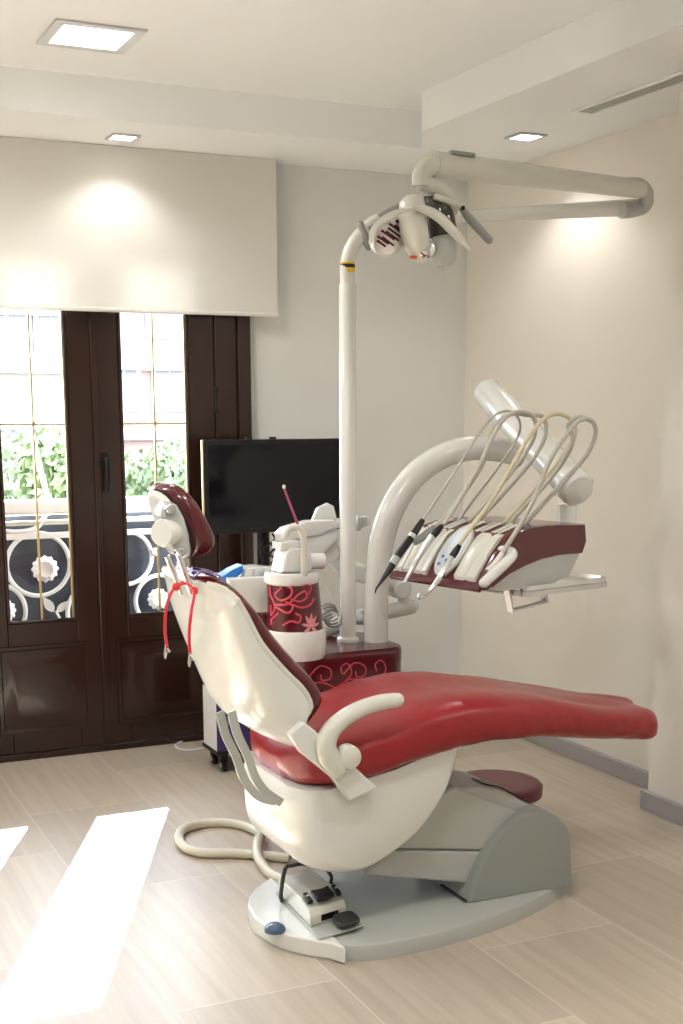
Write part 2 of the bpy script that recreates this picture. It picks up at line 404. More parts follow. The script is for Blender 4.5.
def irleaf(a, b, w):
    a, b = at(*a, RY), at(*b, RY); d = b-a; s = V((-d.z, 0, d.x)).normalized(); bm = new()
    n = 8; o = [a+d*(i/n)+s*w*math.sin(pi*(i/n)**.8) for i in range(n+1)]+[a+d*(i/n)-s*w*math.sin(pi*(i/n)**.8) for i in range(n-1, 0, -1)]
    prism(bm, o, (0, .006, 0)); mk('iron_leaf', bm, M['wiron'], t)
ring(38.5, 564.5, .15); ring(-2, 612, .13); ring(96, 612, .14); ring(126, 558, .13); ring(160, 600, .125); ring(205, 566, .14); ring(-50, 566, .14)
flower(45, 569, .062); flower(4, 611, .055); flower(158, 599, .052); flower(155, 552, .02)
irleaf((54, 612), (43, 597), .022); irleaf((57, 612), (69, 601), .018)
bm = new(); tube(bm, [at(56, 611, RY), at(58, 615, RY), at(62, 622, RY)], .006, 6); mk('iron_stem', bm, M['wiron'], t)
bm = new(); tube(bm, [at(30, 425, RY), at(38, 460, RY), at(47, 498, RY), at(45, 515, RY), at(36, 528, RY), at(18, 532, RY), at(0, 531, RY)], .012, 8); mk('glass_reflection_curve', bm, M['wiron'], t)  # white tube imitating a curved reflection in the door glass, not railing ironwork
bm = new(); box(bm, (-2.9, RY+.05, 0), (4.9, RY+.06, za-.01)); mk('street_shade_panel', bm, M['dpanel'], t, flat=True)  # added flat sheet, its dark colour stands in for parked cars and shade

# street facades, trees, parasol far behind
M['fac1'] = mat('cream_render', (.26, .23, .20), .9, var=.04, vscale=.3)
M['fac2'] = mat('pink_render', (.27, .195, .175), .9, var=.04, vscale=.3)
M['facw'] = mat('white_trim_render', (.36, .36, .35), .9)
M['facg'] = mat('window_grey', (.14, .15, .16), .5)
M['ground'] = mat('grey_paving', (.16, .155, .15), .9)
bm = new(); box(bm, (-60, 8, -3.7), (90, 75, -3.5)); mk('trim_street_ground', bm, M['ground'], flat=True, kind='structure')
def building(x0, x1, Y, h, m, label, wins, bands):
    t = thing('street_building', label, 'building', ((x0+x1)/2, Y, -3.5))
    bm = new(); box(bm, (x0, Y, -3.5), (x1, Y+10, h)); mk('building_wall', bm, m, t, flat=True)
    for z in bands:
        bm = new(); box(bm, (x0-.1, Y-.5, z), (x1+.1, Y, z+.45)); mk('cornice', bm, M['facw'], t, flat=True)
    for (x, z, w, hh) in wins:
        bm = new(); box(bm, (x-w/2-.15, Y-.12, z-.15), (x+w/2+.15, Y-.02, z+hh+.15)); f = mk('window_surround', bm, M['facw'], t, flat=True)
        bm = new()
        for sx in (-1, 1): box(bm, (x+sx*w/4-w/5, Y-.16, z), (x+sx*w/4+w/5, Y-.125, z+hh))
        mk('window_pane', bm, M['facg'], f, flat=True)
def w_at(px, py, Y, w, h): p = at(px, py, Y); return (p.x, p.z, w, h)
def bx(px, Y): return at(px, 400, Y).x
def bz(py, Y): return at(100, py, Y).z
building(bx(-140, 44), bx(70, 44), 44, 16, M['fac1'], 'pale cream apartment building with a balcony seen through the left door glass',
         [w_at(8, 358, 44, 1.3, 1.7), w_at(52, 352, 44, .9, 1.5), w_at(-40, 358, 44, 1.3, 1.7), w_at(8, 495, 44, 1.2, 2.2)], [bz(374, 44), bz(428, 44), bz(318, 44)])
building(bx(84, 50), bx(420, 50), 50, 18, M['fac2'], 'pink apartment building with white bands seen through the right door glass',
         [w_at(170, 408, 50, 1.2, 1.5), w_at(125, 408, 50, 1.0, 1.5), w_at(165, 335, 50, 1.3, 1.5), w_at(230, 408, 50, 1.2, 1.5)], [bz(370, 50), bz(440, 50), bz(300, 50)])
def tree(px, ptop, Y, r, hh, label, seed):
    rnd = random.Random(seed); p = at(px, ptop, Y); zt = p.z; t = thing('tree', label, 'tree', (p.x, Y, -3.5), 'street trees beyond the balcony')
    bm = new(); tube(bm, [(p.x, Y, -3.5), (p.x+.1, Y, -2), (p.x, Y, zt-hh*.5)], [.2, .15, .1], 8); mk('trunk', bm, M['bark'], t)
    bm = new()
    for i in range(1500):
        d = V((rnd.gauss(0, 1), rnd.gauss(0, 1), rnd.gauss(0, 1))).normalized()*rnd.uniform(.55, 1)
        k = 1+.18*math.sin(5*d.x+seed)*math.cos(4*d.z)
        c = V((p.x+d.x*r*k, Y+d.y*r*k, zt-hh/2+d.z*hh/2*k))
        u = V((rnd.gauss(0, 1), rnd.gauss(0, 1), rnd.gauss(0, 1))).normalized(); w = u.orthogonal().normalized(); s = rnd.uniform(.10, .2)
        bm.faces.new([bm.verts.new(c+u*s), bm.verts.new(c+w*s*.6), bm.verts.new(c-u*s), bm.verts.new(c-w*s*.6)])
    mk('foliage', bm, M['leaf'], t, flat=True)
tree(14, 422, 33, 1.9, 3.2, 'leafy green tree at the left edge of the left door glass', 1)
tree(64, 420, 26, 1.0, 2.2, 'leafy green tree beside the door stile in the left door glass', 2)
tree(168, 436, 34, 1.5, 2.6, 'pale green tree seen through the right door glass', 3)
tree(226, 430, 28, 1.2, 2.3, 'green street tree hidden behind the right door stile', 4)

# ================================================================== DENTAL CHAIR
YCc = 3.33
ch = thing('dental_chair', 'white and burgundy reclined dental chair with a red vinyl seat cover', 'dental chair', (1.75, YCc, 0))
# base plate outline in plan
def plan(x0, x1, wmax, n=70, wend=.13):
    up = []
    for i in range(n+1):
        s = i/n; x = x0+(x1-x0)*s
        w = wmax*min(1, (1-(1-min(1, s/.28))**2.2)**.55) if s < .28 else wmax*(1-((s-.28)/.72)**2.2*(1-wend/wmax))
        up.append((x, w))
    return up
pl = plan(1.262, 2.352, .312, wend=.06)
def plan_poly(pl, z, sc=0, yc=3.31): return [V((x, yc-w+sc if w > sc else yc, z)) for x, w in pl]+[V((x, yc+w-sc if w > sc else yc, z)) for x, w in reversed(pl[1:])]
def plan_loft(bm, pl, z0, z1):
    c = sum((V((x, 3.31, 0)) for x, w in pl), V())/len(pl)
    def rg(z, s): return [V((c.x+(p.x-c.x)*s, 3.31+(p.y-3.31)*s, z)) for p in plan_poly(pl, z)]
    loft(bm, [rg(z0, 1), rg(z1-.012, .995), rg(z1-.004, .985), rg(z1, .96)])
bm = new(); plan_loft(bm, [q for q in pl], 0, .048); base = mk('base_plate', bm, M['lgrey'], ch)
# raised end cap over the head end
cap = [q for q in pl if q[0] < 1.47]
bm = new()
A0, A1 = V((1.385, 3.01)), V((1.44, 3.60))
cp = [V((x, 3.31-w, 0)) for x, w in cap if x < 1.39]+[V((1.41, 3.005, 0)), V((1.43, 3.615, 0))]+[V((x, 3.31+w, 0)) for x, w in reversed(cap[1:]) if x < 1.42]
prism(bm, [p*1.0+V((0, 0, .003)) for p in cp], (0, 0, .052)); 
for v in bm.verts:
    v.co.x = 1.40+(v.co.x-1.40)*1.012; v.co.y = 3.31+(v.co.y-3.31)*1.012
mk('base_end_cap', bm, M['white'], ch, bevel=.006)
p = atz(275, 930, .055); bm = new(); lathe(bm, (p.x, p.y, .053), (0, 0, 1), [(.031, 0), (.031, .006), (.027, .014), (.018, .020), (.006, .022)], 32)
mk('foot_button', bm, M['dblue'], ch)
bm = new(); a = [atz(x, y, .05) for x, y in ((440, 886), (462, 880), (476, 893), (466, 903))]; prism(bm, a, (0, 0, .006)); mk('base_vent_cover', bm, M['pedal'], ch)
# rear housing
NY = 3.15
def hull_pts(l, Y): return [at(x, y, Y) for x, y in l]
ho = cat(hull_pts([(468, 905), (480, 868), (500, 838), (520, 818), (537, 810), (552, 813), (566, 824), (572, 838)], NY), 4)+hull_pts([(574, 893)], NY)
bm = new(); dep = .36
rings = []
c = sum(ho, V())/len(ho)
for dy, s, lift in ((0, .955, 0), (.006, .985, 0), (.02, 1, 0), (dep*.5, 1, .0), (dep-.02, .98, .0), (dep, .94, .0)):
    rings.append([V((c.x+(p.x-c.x)*s, NY+dy, c.z+(p.z-c.z)*s+(lift if p.z > .2 else 0))) for p in ho])
for r in rings:
    for p in r: p.z = max(p.z, .045)
loft(bm, rings); mk('rear_housing', bm, M['grey'], ch)
# dark slot on the housing top
a = [at(x, y, Y) for x, y, Y in ((498, 790, 3.32), (520, 792, 3.36), (545, 806, 3.30), (532, 812, 3.20))]
bm = new(); _q = [at(488, 787.5, 3.20), at(506, 791.5, 3.20), at(522, 800.5, 3.20), at(538, 809, 3.20)]
loft(bm, [[p+V((0, .03, .0)), p+V((0, .10, .0)), p+V((0, .10, .004)), p+V((0, .03, .004))] for p in [q_+V((0, 0, k_)) for q_, k_ in zip(_q, (.002, .003, .004, .004))]])
slot = mk('housing_slot', bm, M['black'], ch, bevel=.003)
# lift arms
LY = 3.19
for nm, l, m_ in (('lift_arm', ((412, 812), (455, 786), (532, 818), (497, 851), (380, 849)), 'lgrey'), ('lift_arm', ((388, 850), (497, 852), (474, 884), (365, 875)), 'lgrey')):
    bm = new(); prism(bm, hull_pts(l, LY), (0, .26, 0)); mk(nm, bm, M[m_], ch, bevel=.008)
# top housing cover between seat and rear housing
bm = new()
a = [at(455, 790, 3.20), at(480, 786, 3.20), at(505, 791, 3.20), at(538, 809, 3.20), at(556, 818, 3.20), at(545, 822, 3.20), at(500, 812, 3.20)]
prism(bm, a, (0, .24, 0)); mk('housing_cover', bm, M['lgrey'], ch, bevel=.012, seg=3)
# seat hull
HY = 3.085
ho = cat([at(x, y, HY) for x, y in ((318, 792), (315, 806), (316, 835), (319, 857), (328, 871), (344, 877), (366, 875), (392, 860), (420, 838), (443, 808), (458, 778), (467, 745))], 3)+[at(x, y, HY) for x, y in ((430, 757), (400, 769), (345, 785))]
bm = new(); c = sum(ho, V())/len(ho); rings = []
for dy, s in ((.0, .86), (.006, .91), (.02, .955), (.045, .985), (.09, 1), (.40, 1), (.445, .995), (.47, .98), (.484, .95), (.49, .90)):
    yy_ = HY+dy; ext = 1+(.06/(c.x-1.385))*math.sqrt(max(0, 1-((yy_-3.33)/.246)**2))
    rings.append([V((c.x+(p.x-c.x)*s*(ext if p.x < c.x else 1), HY+dy, (c.z+.08)+(p.z-c.z-.08)*(s if p.z < c.z+.08 else 1))) for p in ho])
loft(bm, rings); mk('seat_hull', bm, M['white'], ch)
# seat cushion with draped cover
topz = [(310, 703), (330, 690), (360, 677), (395, 670), (430, 669), (480, 673), (520, 680), (560, 688), (600, 697), (622, 704), (660, 720)]
botz = [(330, 795), (345, 793), (375, 786), (400, 774), (430, 764), (460, 755), (500, 747), (545, 743), (600, 740), (638, 737)]
TP = sorted([(p.x, p.z) for p in (at(x, y, 3.52) for x, y in topz)]); BP = sorted([(p.x, p.z) for p in (at(x, y, 3.07) for x, y in botz[:-3])]+[(p.x, p.z) for p in (at(545, 744, 3.08), at(600, 742, 3.13), at(640, 741, 3.18))])
def lerp_tab(T, x):
    if x <= T[0][0]: return T[0][1]
    for (a, b), (c, d) in zip(T, T[1:]):
        if x <= c: return b+(d-b)*(x-a)/(c-a)
    return T[-1][1]
xs0, xs1 = 1.315, 2.575
bm = new(); rings = []; NS = 90; N = 64
for i in range(NS+1):
    s = i/NS; x = xs0+(xs1-xs0)*s
    zt = lerp_tab(TP, x) if x > 1.62 else .615+(lerp_tab(TP, 1.62)-.615)*max(0, (x-1.17)/.45)**1.5
    zb = lerp_tab(BP, x)+.0
    zt += .012*max(0, min(1, (x-2.2)/.3))
    w = .265+.02*math.exp(-((x-1.7)/.35)**2)-.075*max(0, (x-1.95)/.6)**1.3
    # rounded ends
    e0 = min(1, (s/.03)); ew = min(1, s/.12); e1 = min(1, (1-s)/.03)
    k = math.sqrt(max(1e-4, 1-(1-e0)**2))*math.sqrt(max(1e-4, 1-(1-e1)**2.4))
    zm = (zt+zb)/2; h = (zt-zb)/2*(.35+.65*k); w *= (.72+.28*k)*(.45+.55*math.sqrt(max(0, 1-(1-ew)**2)))
    if k < .05: h *= .4
    r = []
    for j in range(N):
        a = 2*pi*j/N; cs, sn = math.cos(a), math.sin(a)
        y = w*sgnp(cs, .55); z = h*sgnp(sn, .62)
        # central dip, soft folds toward the foot end and along the hem
        t_ = max(0, sn); fold = max(0, (x-1.95)/.75)
        z += -.018*t_*math.exp(-(y/.14)**2)*(1-fold)
        z += fold*t_*(.009*math.sin(26*(y+.35*x))+.006*math.sin(47*y-9*x))
        nz = noise.noise(V((x*5+y*2, y*3-x*1.5, 2+cs*.8))); n2 = noise.noise(V((x*22+z*9, cs*2, 5)))
        z += .007*nz*(.4+fold)
        if sn < 0: z += .007*n2*(-sn)*(abs(cs)**2)
        if abs(cs) > .55: y += math.copysign(.005*n2+.010*fold*noise.noise(V((x*7-z*16, 1, cs))), cs)
        if x < 1.6 and sn < .5: y += .004*noise.noise(V((x*50, z*12, 3))); z += .004*noise.noise(V((x*30, y*30, 7)))
        r.append(V((x+max(0, (x-2.1)/.47)*.16*(y/.19+1)/2, YCc+y, zm+z-max(0, (x-2.1)/.47)*.034*(y/.19+1)/2)))
    rings.append(r)
loft(bm, rings); mk('seat_cushion', bm, M['red'], ch)

# backrest
BY = 3.075
R_ = resample([at(x, y, BY) for x, y in ((204, 588), (216, 587), (230, 592), (244, 613), (260, 643), (284, 671), (301, 688), (309, 704), (305, 720), (307, 735))], 34)
O_ = resample([at(x, y, BY) for x, y in ((218, 583), (230, 580), (242, 588), (261, 610), (279, 634), (302, 661), (320, 680), (329, 697), (325, 712), (312, 724))], 34)
K_ = resample([at(x, y, 3.24) for x, y in ((186, 572), (190, 584), (197, 607), (207, 640), (219, 672), (230, 700), (238, 716), (249, 728), (272, 740), (303, 751))], 34)
Wc = [.10+.165*min(1, (i/6))**.6 if i < 6 else .265 for i in range(34)]
Wc = [w if i < 28 else w*(1-.12*(i-28)/5) for i, w in enumerate(Wc)]
bm = new(); slab(bm, O_, [r.lerp(o, -.25) for r, o in zip(R_, O_)], [(w-.008)*min(1, .72+.28*(i/9)**.6) for i, w in enumerate(Wc)], YCc, 3.2, 48); mk('backrest_cushion', bm, M['burg'], ch)
# shell: D section, wide at the rim and rounded at the rear
bm = new(); rings = []
NSH = 40
for i, (r, k) in enumerate(zip(R_, K_)):
    w = Wc[i]+.004; ring_ = []
    for j in range(NSH):
        a = pi*j/(NSH-1)    # near rim -> rear -> far rim
        y = -w*sgnp(math.cos(a), .62); d = sgnp(math.sin(a), .78)
        q = r.lerp(k, d); ring_.append(V((q.x, YCc+y, q.z)))
    rings.append(ring_)
loft(bm, rings); mk('backrest_shell', bm, M['white'], ch)
# rim bead
bm = new(); tube(bm, [V((p.x, YCc-Wc[i]-.002, p.z)) for i, p in enumerate(R_)][2:], .0075, 8, smooth=False)
mk('backrest_rim', bm, M['ivory'], ch); bm = new()
tube(bm, [V((p.x, YCc+Wc[i]+.002, p.z)) for i, p in enumerate(R_)][2:], .0075, 8, smooth=False); mk('backrest_rim', bm, M['ivory'], ch)
# hinge bracket linking back and seat (near side)
bm = new(); l = [(304, 722), (316, 731), (338, 757), (352, 764), (378, 788), (350, 802), (332, 778), (300, 752), (290, 735)]
prism(bm, hull_pts(l, 3.035), (0, .03, 0)); mk('hinge_bracket', bm, M['white'], ch, bevel=.006, seg=3)
bm = new(); prism(bm, [V((p.x, 3.60, p.z)) for p in hull_pts(l, 3.035)], (0, .03, 0)); mk('hinge_bracket', bm, M['white'], ch, bevel=.006, seg=3)
# armrest
AY = 3.02
bm = new(); P = [at(x, y, AY) for x, y in ((338, 770), (329, 757), (326, 744), (331, 731), (343, 719), (358, 710), (378, 703), (397, 700))]
tube(bm, P, [.024, .029, .028, .026, .024, .023, .022, .020], 20, sq=1.0, round_end=True)
arm = mk('armrest', bm, M['ivory'], ch)
bm = new(); c = at(349, 757, AY-.005); lathe(bm, c+V((0, -.018, 0)), (0, 1, 0), [(.022, 0), (.030, .004), (.033, .012), (.033, .04)], 32); mk('armrest_pivot', bm, M['ivory'], ch)
# steel straps behind the back hinge
for dx, Yq in ((0, 3.24), (12, 3.16)):
    bm = new()
    l = [(220+dx, 712), (226+dx, 735), (236+dx, 756), (243+dx, 776), (252+dx, 790), (262+dx, 798), (282, 803)]
    P = cat([at(x, y, Yq) for x, y in l], 5)
    nrm = []
    for p, (t_, u, w_) in zip(P, frames(P)):
        s = V((-t_.z, 0, t_.x)).normalized(); nrm.append([p+s*.012, p+s*.012+V((0, .006, 0)), p-s*.012+V((0, .006, 0)), p-s*.012])
    loft(bm, nrm); mk('hinge_strap', bm, M['lgrey'], ch)
# headrest
HYn = 3.2
hcf = resample([at(x+4, y, HYn) for x, y in ((168, 487), (180, 485), (195, 498), (210, 522), (218, 540), (216, 551), (207, 559), (198, 562))], 20)
hcb = resample([at(x+4, y, HYn) for x, y in ((162, 492), (170, 496), (180, 515), (189, 537), (195, 555), (197, 561), (197, 562), (196, 563))], 20)
hw = [.118*math.sqrt(max(.03, 1-(abs(i-9.5)/9.5)**2.6)) for i in range(20)]
bm = new(); slab(bm, hcf, hcb, hw, YCc, 3.4, 40); mk('headrest_cushion', bm, M['burg'], ch)
hb2 = resample([at(x+4, y, HYn) for x, y in ((163, 499), (168, 510), (175, 528), (182, 545), (188, 556), (193, 563))], 20)
bm = new(); slab(bm, hcb, hb2, [w*.97 for w in hw], YCc, 3.0, 40); mk('headrest_shell', bm, M['white'], ch)
KY = 3.165
bm = new(); l = [(160, 500), (170, 505), (177, 518), (182, 535), (183, 548), (178, 558), (168, 556), (162, 545), (156, 530), (153, 512)]
prism(bm, cat(hull_pts([(x+8, y) for x, y in l], KY), 1), (0, .07, 0)); mk('headrest_bracket', bm, M['lgrey'], ch, bevel=.012, seg=3)
c = at(166, 533, KY+.01); bm = new(); ax = V((-.78, -.62, .05)).normalized(); lathe(bm, c+ax*-.03, ax, [(.032, 0), (.036, .012), (.036, .045), (.032, .052), (.012, .053)], 32); mk('headrest_knob', bm, M['white'], ch)
for (x, y) in ((170, 509), (180, 551)):
    c = at(x, y, KY-.005); bm = new(); lathe(bm, c, (0, -1, 0), [(.0125, -.01), (.0125, .006), (.010, .010), (.005, .010), (.005, .004)], 20); mk('bolt', bm, M['chrome'], ch)
for a, b, Yq in (((178, 553), (192, 594), 3.17), ((167, 556), (182, 594), 3.24)):
    bm = new(); P0, P1 = at(*a, Yq), at(*b, Yq); tube(bm, [P0, P1], .0085, 12); mk('headrest_rod', bm, M['chrome'], ch)
bm = new(); P = [at(x, y, 3.30) for x, y in ((190, 572), (203, 576), (214, 582), (222, 589))]
tube(bm, P, [.012, .018, .020, .014], 16, sq=1.4); mk('headrest_mount', bm, M['hub'], ch)

# bib clip cord hanging from the headrest rods
t = thing('bib_chain', 'red cord with two metal clips hanging from the headrest rods', 'bib chain', at(175, 600, 3.2))
bm = new()
tube(bm, [at(x, y, Y) for x, y, Y in ((167, 648, 3.10), (165, 630, 3.10), (166, 610, 3.10), (170, 595, 3.11), (176, 587, 3.12), (184, 583, 3.12), (190, 586, 3.11), (194, 594, 3.07), (191, 612, 3.04), (189, 635, 3.03), (190, 653, 3.03))], .0042, 8)
mk('cord', bm, M['cord'], t)
for x, y, Y in ((176, 587, 3.12), (194, 591, 3.09)):
    bm = new(); ellips(bm, at(x, y, Y), .011, .011, .011, 12, 8); mk('cord_slider', bm, M['cord'], t)
for x, y, Y in ((166, 644, 3.10), (190, 652, 3.03)):
    bm = new(); a, b, c_ = at(x, y, Y), at(x-1, y+10, Y), at(x+3, y+8, Y)
    tube(bm, [a, b, b+V((0, 0, -.012))], [.004, .008, .004], 8, smooth=False, sq=.5); tube(bm, [a+V((.002, 0, -.01)), c_], [.003, .005], 8, smooth=False)
    mk('alligator_clip', bm, M['chrome'], t)

# ================================================================== foot control
fz = .055
t = thing('foot_control', 'light grey foot control with black pedals and bent handle standing on the chair base', 'foot pedal', atz(320, 915, fz))
A = atz(283, 900, .05); 
ux = (atz(396, 912, fz)-atz(318, 941, fz)).normalized(); ux.z = 0; ux = V((.955, .295, 0)); uy = V((-.295, .955, 0))
cc = atz(319, 941, fz); uy = (atz(274, 893, fz)-cc); uy.z = 0; uy = uy/.27; ux = atz(364, 927, fz)-cc; ux.z = 0; ux = ux/.185
def L(u, v, z): return cc+ux*u+uy*v+V((0, 0, z))
bm = new(); prism(bm, [L(0, 0, 0), L(.185, 0, 0), L(.185, .02, 0), L(.14, .26, 0), L(0, .26, 0)], (0, 0, .008)); mk('pedal_plate', bm, M['lgrey'], t, bevel=.003)
bm = new(); pr = [(.055, .008), (.055, .040), (.065, .055), (.12, .066), (.25, .058), (.25, .008)]
prism(bm, [L(.005, v, z) for v, z in pr], ux*.15); mk('pedal_body', bm, M['ivory'], t, bevel=.005, seg=3)
bm = new(); n1 = 8
top = [L(.045+.075*i/n1, .072-.008*math.sin(pi*i/n1), .066+.002*math.sin(pi*i/n1)) for i in range(n1+1)]
bot = [L(.045+.075*i/n1, .112-.006*math.sin(pi*i/n1), .073) for i in range(n1, -1, -1)]
prism(bm, top+bot, (0, 0, .010)); mk('rocker_pedal', bm, M['black'], t, bevel=.003)
for u in (.022, .140):
    bm = new(); prism(bm, [L(u-.011, .075, .062), L(u+.011, .075, .062), L(u+.010, .112, .069), L(u-.010, .112, .069)], (0, 0, .012)); mk('side_button', bm, M['black'], t, bevel=.004)
    bm = new(); c_ = L(u, .094, .078); lathe(bm, c_, (0, 0, 1), [(.0035, 0), (.0035, .003)], 10); mk('button_mark', bm, M['card'], t)
bm = new(); prism(bm, [L(.05, .0535, .018), L(.12, .0535, .018), L(.12, .0535, .036), L(.05, .0535, .036)], uy*.003); mk('body_slot', bm, M['black'], t)
bm = new(); o_ = [L(.125+.048*math.cos(a)*1.0, .018+.032*math.sin(a), .022) for a in [2*pi*i/24 for i in range(24)]]
o_ = [L(.125+.045*sgnp(math.cos(a), .6), .018+.03*sgnp(math.sin(a), .6), .022) for a in [2*pi*i/28 for i in range(28)]]
prism(bm, o_, (0, 0, .010)); mk('foot_pad', bm, M['pedal'], t, bevel=.003)
bm = new(); box(bm, (0, 0, 0), (.001, .001, .001)); bm.clear()
tube(bm, [L(.11, .04, .022), L(.11, .06, .024)], .005, 8); mk('pad_hinge', bm, M['steel'], t)
bm = new(); P = [atz(282, 901, .06), at(281, 893, 3.36), at(285, 869, 3.36), at(291, 866, 3.40), at(303, 864, 3.48), at(322, 866, 3.52), at(331, 876, 3.50), at(330, 884, 3.48)]
tube(bm, P, .0065, 8, k=3); mk('carry_handle', bm, M['pedal'], t)

# ================================================================== floor hose and cable
bm = new()
P = [atz(x, y, .018) for x, y in ((330, 892), (310, 890), (288, 881), (270, 873), (258, 862), (258, 850), (261, 838), (250, 828), (230, 823), (205, 823), (184, 829), (179, 838), (186, 848), (205, 853), (230, 853), (262, 855), (290, 858))]
for i in (13, 14, 15): P[i] = P[i]+V((0, 0, .0))
P[5] += V((0, 0, .036)); P[4] += V((0, 0, .02)); P[6] += V((0, 0, .01))
tube(bm, P, .0165, 14, k=8); tag(mk('floor_hose', bm, M['hosew']), 'thick cream suction hose looped on the floor beside the chair base', 'hose')
bm = new()
P = [atz(x, y, .006) for x, y in ((240, 741), (215, 737), (192, 739), (178, 743), (176, 747), (186, 750), (200, 749), (214, 744), (235, 742))]
tube(bm, P, .0045, 8, k=6); tag(mk('floor_cable', bm, M['card']), 'thin white cable coiled on the floor in front of the brown doors', 'cable')

# ================================================================== purple box on caster trolley
bxm = thing('caster_trolley', 'low black trolley with casters under the purple carton', 'trolley', (1.9, 5.15, 0))
x0, x1, y0, y1 = 1.735, 2.03, 4.97, 5.16
bm = new(); box(bm, (x0, y0, .075), (x1, y1, .095)); mk('trolley_deck', bm, M['black'], bxm, bevel=.004)
for x, y in ((x0+.04, y0+.03), (x1-.04, y0+.03), (x0+.04, y1-.04), (x1-.04, y1-.04)):
    bm = new(); lathe(bm, (x-.012, y, .027), (1, 0, 0), [(.018, 0), (.027, .004), (.027, .020), (.018, .024)], 24)
    c_ = mk('caster', bm, M['black'], bxm)
    bm = new(); lathe(bm, (x-.016, y, .027), (1, 0, 0), [(.010, 0), (.011, .004), (.011, .028), (.010, .032)], 16); mk('caster_hub', bm, M['steel'], c_)
    bm = new(); box(bm, (x-.016, y-.012, .04), (x+.016, y+.012, .076)); mk('caster_fork', bm, M['black'], c_, bevel=.003)
t = thing('cardboard_box', 'purple and white printed carton with a teal top standing on the black caster trolley', 'box', (1.88, 5.14, .096))
bm = new(); box(bm, (x0+.002, y0+.002, .096), (x1-.02, y1-.02, .352))
o = mk('carton', bm, [M['purple'], M['card'], M['teal']], t, flat=True)
for f in o.data.polygons:
    if f.normal.x < -.9: f.material_index = 1
    if f.normal.z > .9: f.material_index = 2
bm = new()
def text(s, size, loc, rot, m, parent, name, ext=.0005):
    cu = bpy.data.curves.new(name, 'FONT'); cu.body = s; cu.size = size; cu.extrude = ext; cu.align_x = 'LEFT'
    tmp = bpy.data.objects.new(name, cu); C.objects.link(tmp); bpy.context.view_layer.update()
    me = bpy.data.meshes.new_from_object(tmp.evaluated_get(bpy.context.evaluated_depsgraph_get())); bpy.data.objects.remove(tmp)
    me.transform(Matrix.Translation(V(loc)) @ rot)
    off = V((0, 0, 0)); p = parent
    while p is not None: off += p.location; p = p.parent
    me.transform(Matrix.Translation(-off)); me.materials.clear(); me.materials.append(m)
    o = bpy.data.objects.new(name, me); C.objects.link(o); o.parent = parent; return o
R90 = Matrix.Rotation(pi/2, 4, 'X')
bm.free()
text('IT', .055, (x0+.02, y0+.001, .262), R90, M['lav'], t, 'printed_lettering')
text('EN', .055, (x0+.02, y0+.001, .205), R90, M['lav'], t, 'printed_lettering')

# ================================================================== monitor on a stand
t = thing('monitor', 'wide black flat screen monitor on a dark stand in front of the balcony door jamb', 'monitor', (2.1, 5.4, 0))
MY = 5.22
a, b = at(203, 440, MY), at(345, 529, MY); mx0, mx1, mz0, mz1 = a.x, b.x+.01, b.z, a.z
bm = new(); box(bm, (mx0, MY, mz0), (mx1, MY+.035, mz1)); mk('monitor_case', bm, M['black'], t, bevel=.004)
bm = new(); bz_ = .022; box(bm, (mx0+bz_, MY-.0015, mz0+bz_*1.1), (mx1-bz_, MY+.002, mz1-bz_)); mk('monitor_screen', bm, M['screen'], t, flat=True)
bm = new(); box(bm, (mx0-.006, MY-.001, mz0+.004), (mx0, MY+.012, mz1-.002)); mk('monitor_edge', bm, M['brass'], t, flat=True)
for px in (250, 274):
    bm = new(); x = at(px, 437, MY).x; box(bm, (x-.014, MY+.006, mz1), (x+.014, MY+.026, mz1+.010)); mk('monitor_clip', bm, M['black'], t, bevel=.003)
mxp = at(262, 555, 5.36).x
bm = new(); tube(bm, [(mxp, 5.34, .04), (mxp, 5.34, mz0+.2)], .028, 16); box(bm, (mxp-.06, MY+.035, mz0+.06), (mxp+.06, 5.34, mz0+.2)); mk('stand_pole', bm, M['black'], t)
bm = new(); box(bm, (mxp-.02, 5.315, .0), (mxp+.25, 5.50, .04)); mk('stand_base', bm, M['black'], t, bevel=.006)
for k, (r1, r2) in enumerate(((.045, .02), (.052, .03), (.04, -.02), (.03, .045))):
    bm = new(); rnd = random.Random(k); z0 = mz0-.01
    P = [V((mxp+r1*math.cos(k*1.7+i*1.1), 5.30-abs(r2)*.8-.01*(i % 2), z0-.035*i)) for i in range(7)]
    tube(bm, P, .0045, 6); mk('cable', bm, M['black'], t)

# ================================================================== DENTAL UNIT CABINET
un = thing('dental_unit_cabinet', 'glossy burgundy floral dental unit cabinet behind the chair seat', 'cabinet', (1.85, 4.02, 0))
cz = .70
c0 = atz(303, 656, cz); c1 = atz(403, 647, cz)
bm = new(); o_ = []
X0, X1, Y0, Y1, r = c0.x-.02, c1.x+.02, 3.875, 4.25, .07
for cx_, cy_, a0 in ((X1-r, Y0+r, -pi/2), (X1-r, Y1-r, 0), (X0+r, Y1-r, pi/2), (X0+r, Y0+r, pi)):
    for i in range(7): a = a0+pi/2*i/6; o_.append(V((cx_+r*math.cos(a), cy_+r*math.sin(a), .0)))
def rr(z, s=1): cxx, cyy = (X0+X1)/2, (Y0+Y1)/2; return [V((cxx+(p.x-cxx)*s, cyy+(p.y-cyy)*s, z)) for p in o_]
loft(bm, [rr(.02, .97), rr(.05, .985), rr(cz-.05, 1)]); mk('cabinet_body', bm, M['burgp'], un)
bm = new(); loft(bm, [rr(cz-.05, 1.004), rr(cz-.02, 1.008), rr(cz-.006, 1.0), rr(cz, .975)]); mk('cabinet_top', bm, M['burgp'], un)
def swirl(bm, c, ux_, uz_, pts, r=.0026, hug=None):
    P = cat([c+ux_*u+uz_*v for u, v in pts], 5)
    if hug: P = [hug(p) for p in P]
    tube(bm, P, r, 6, smooth=False)
bm = new()
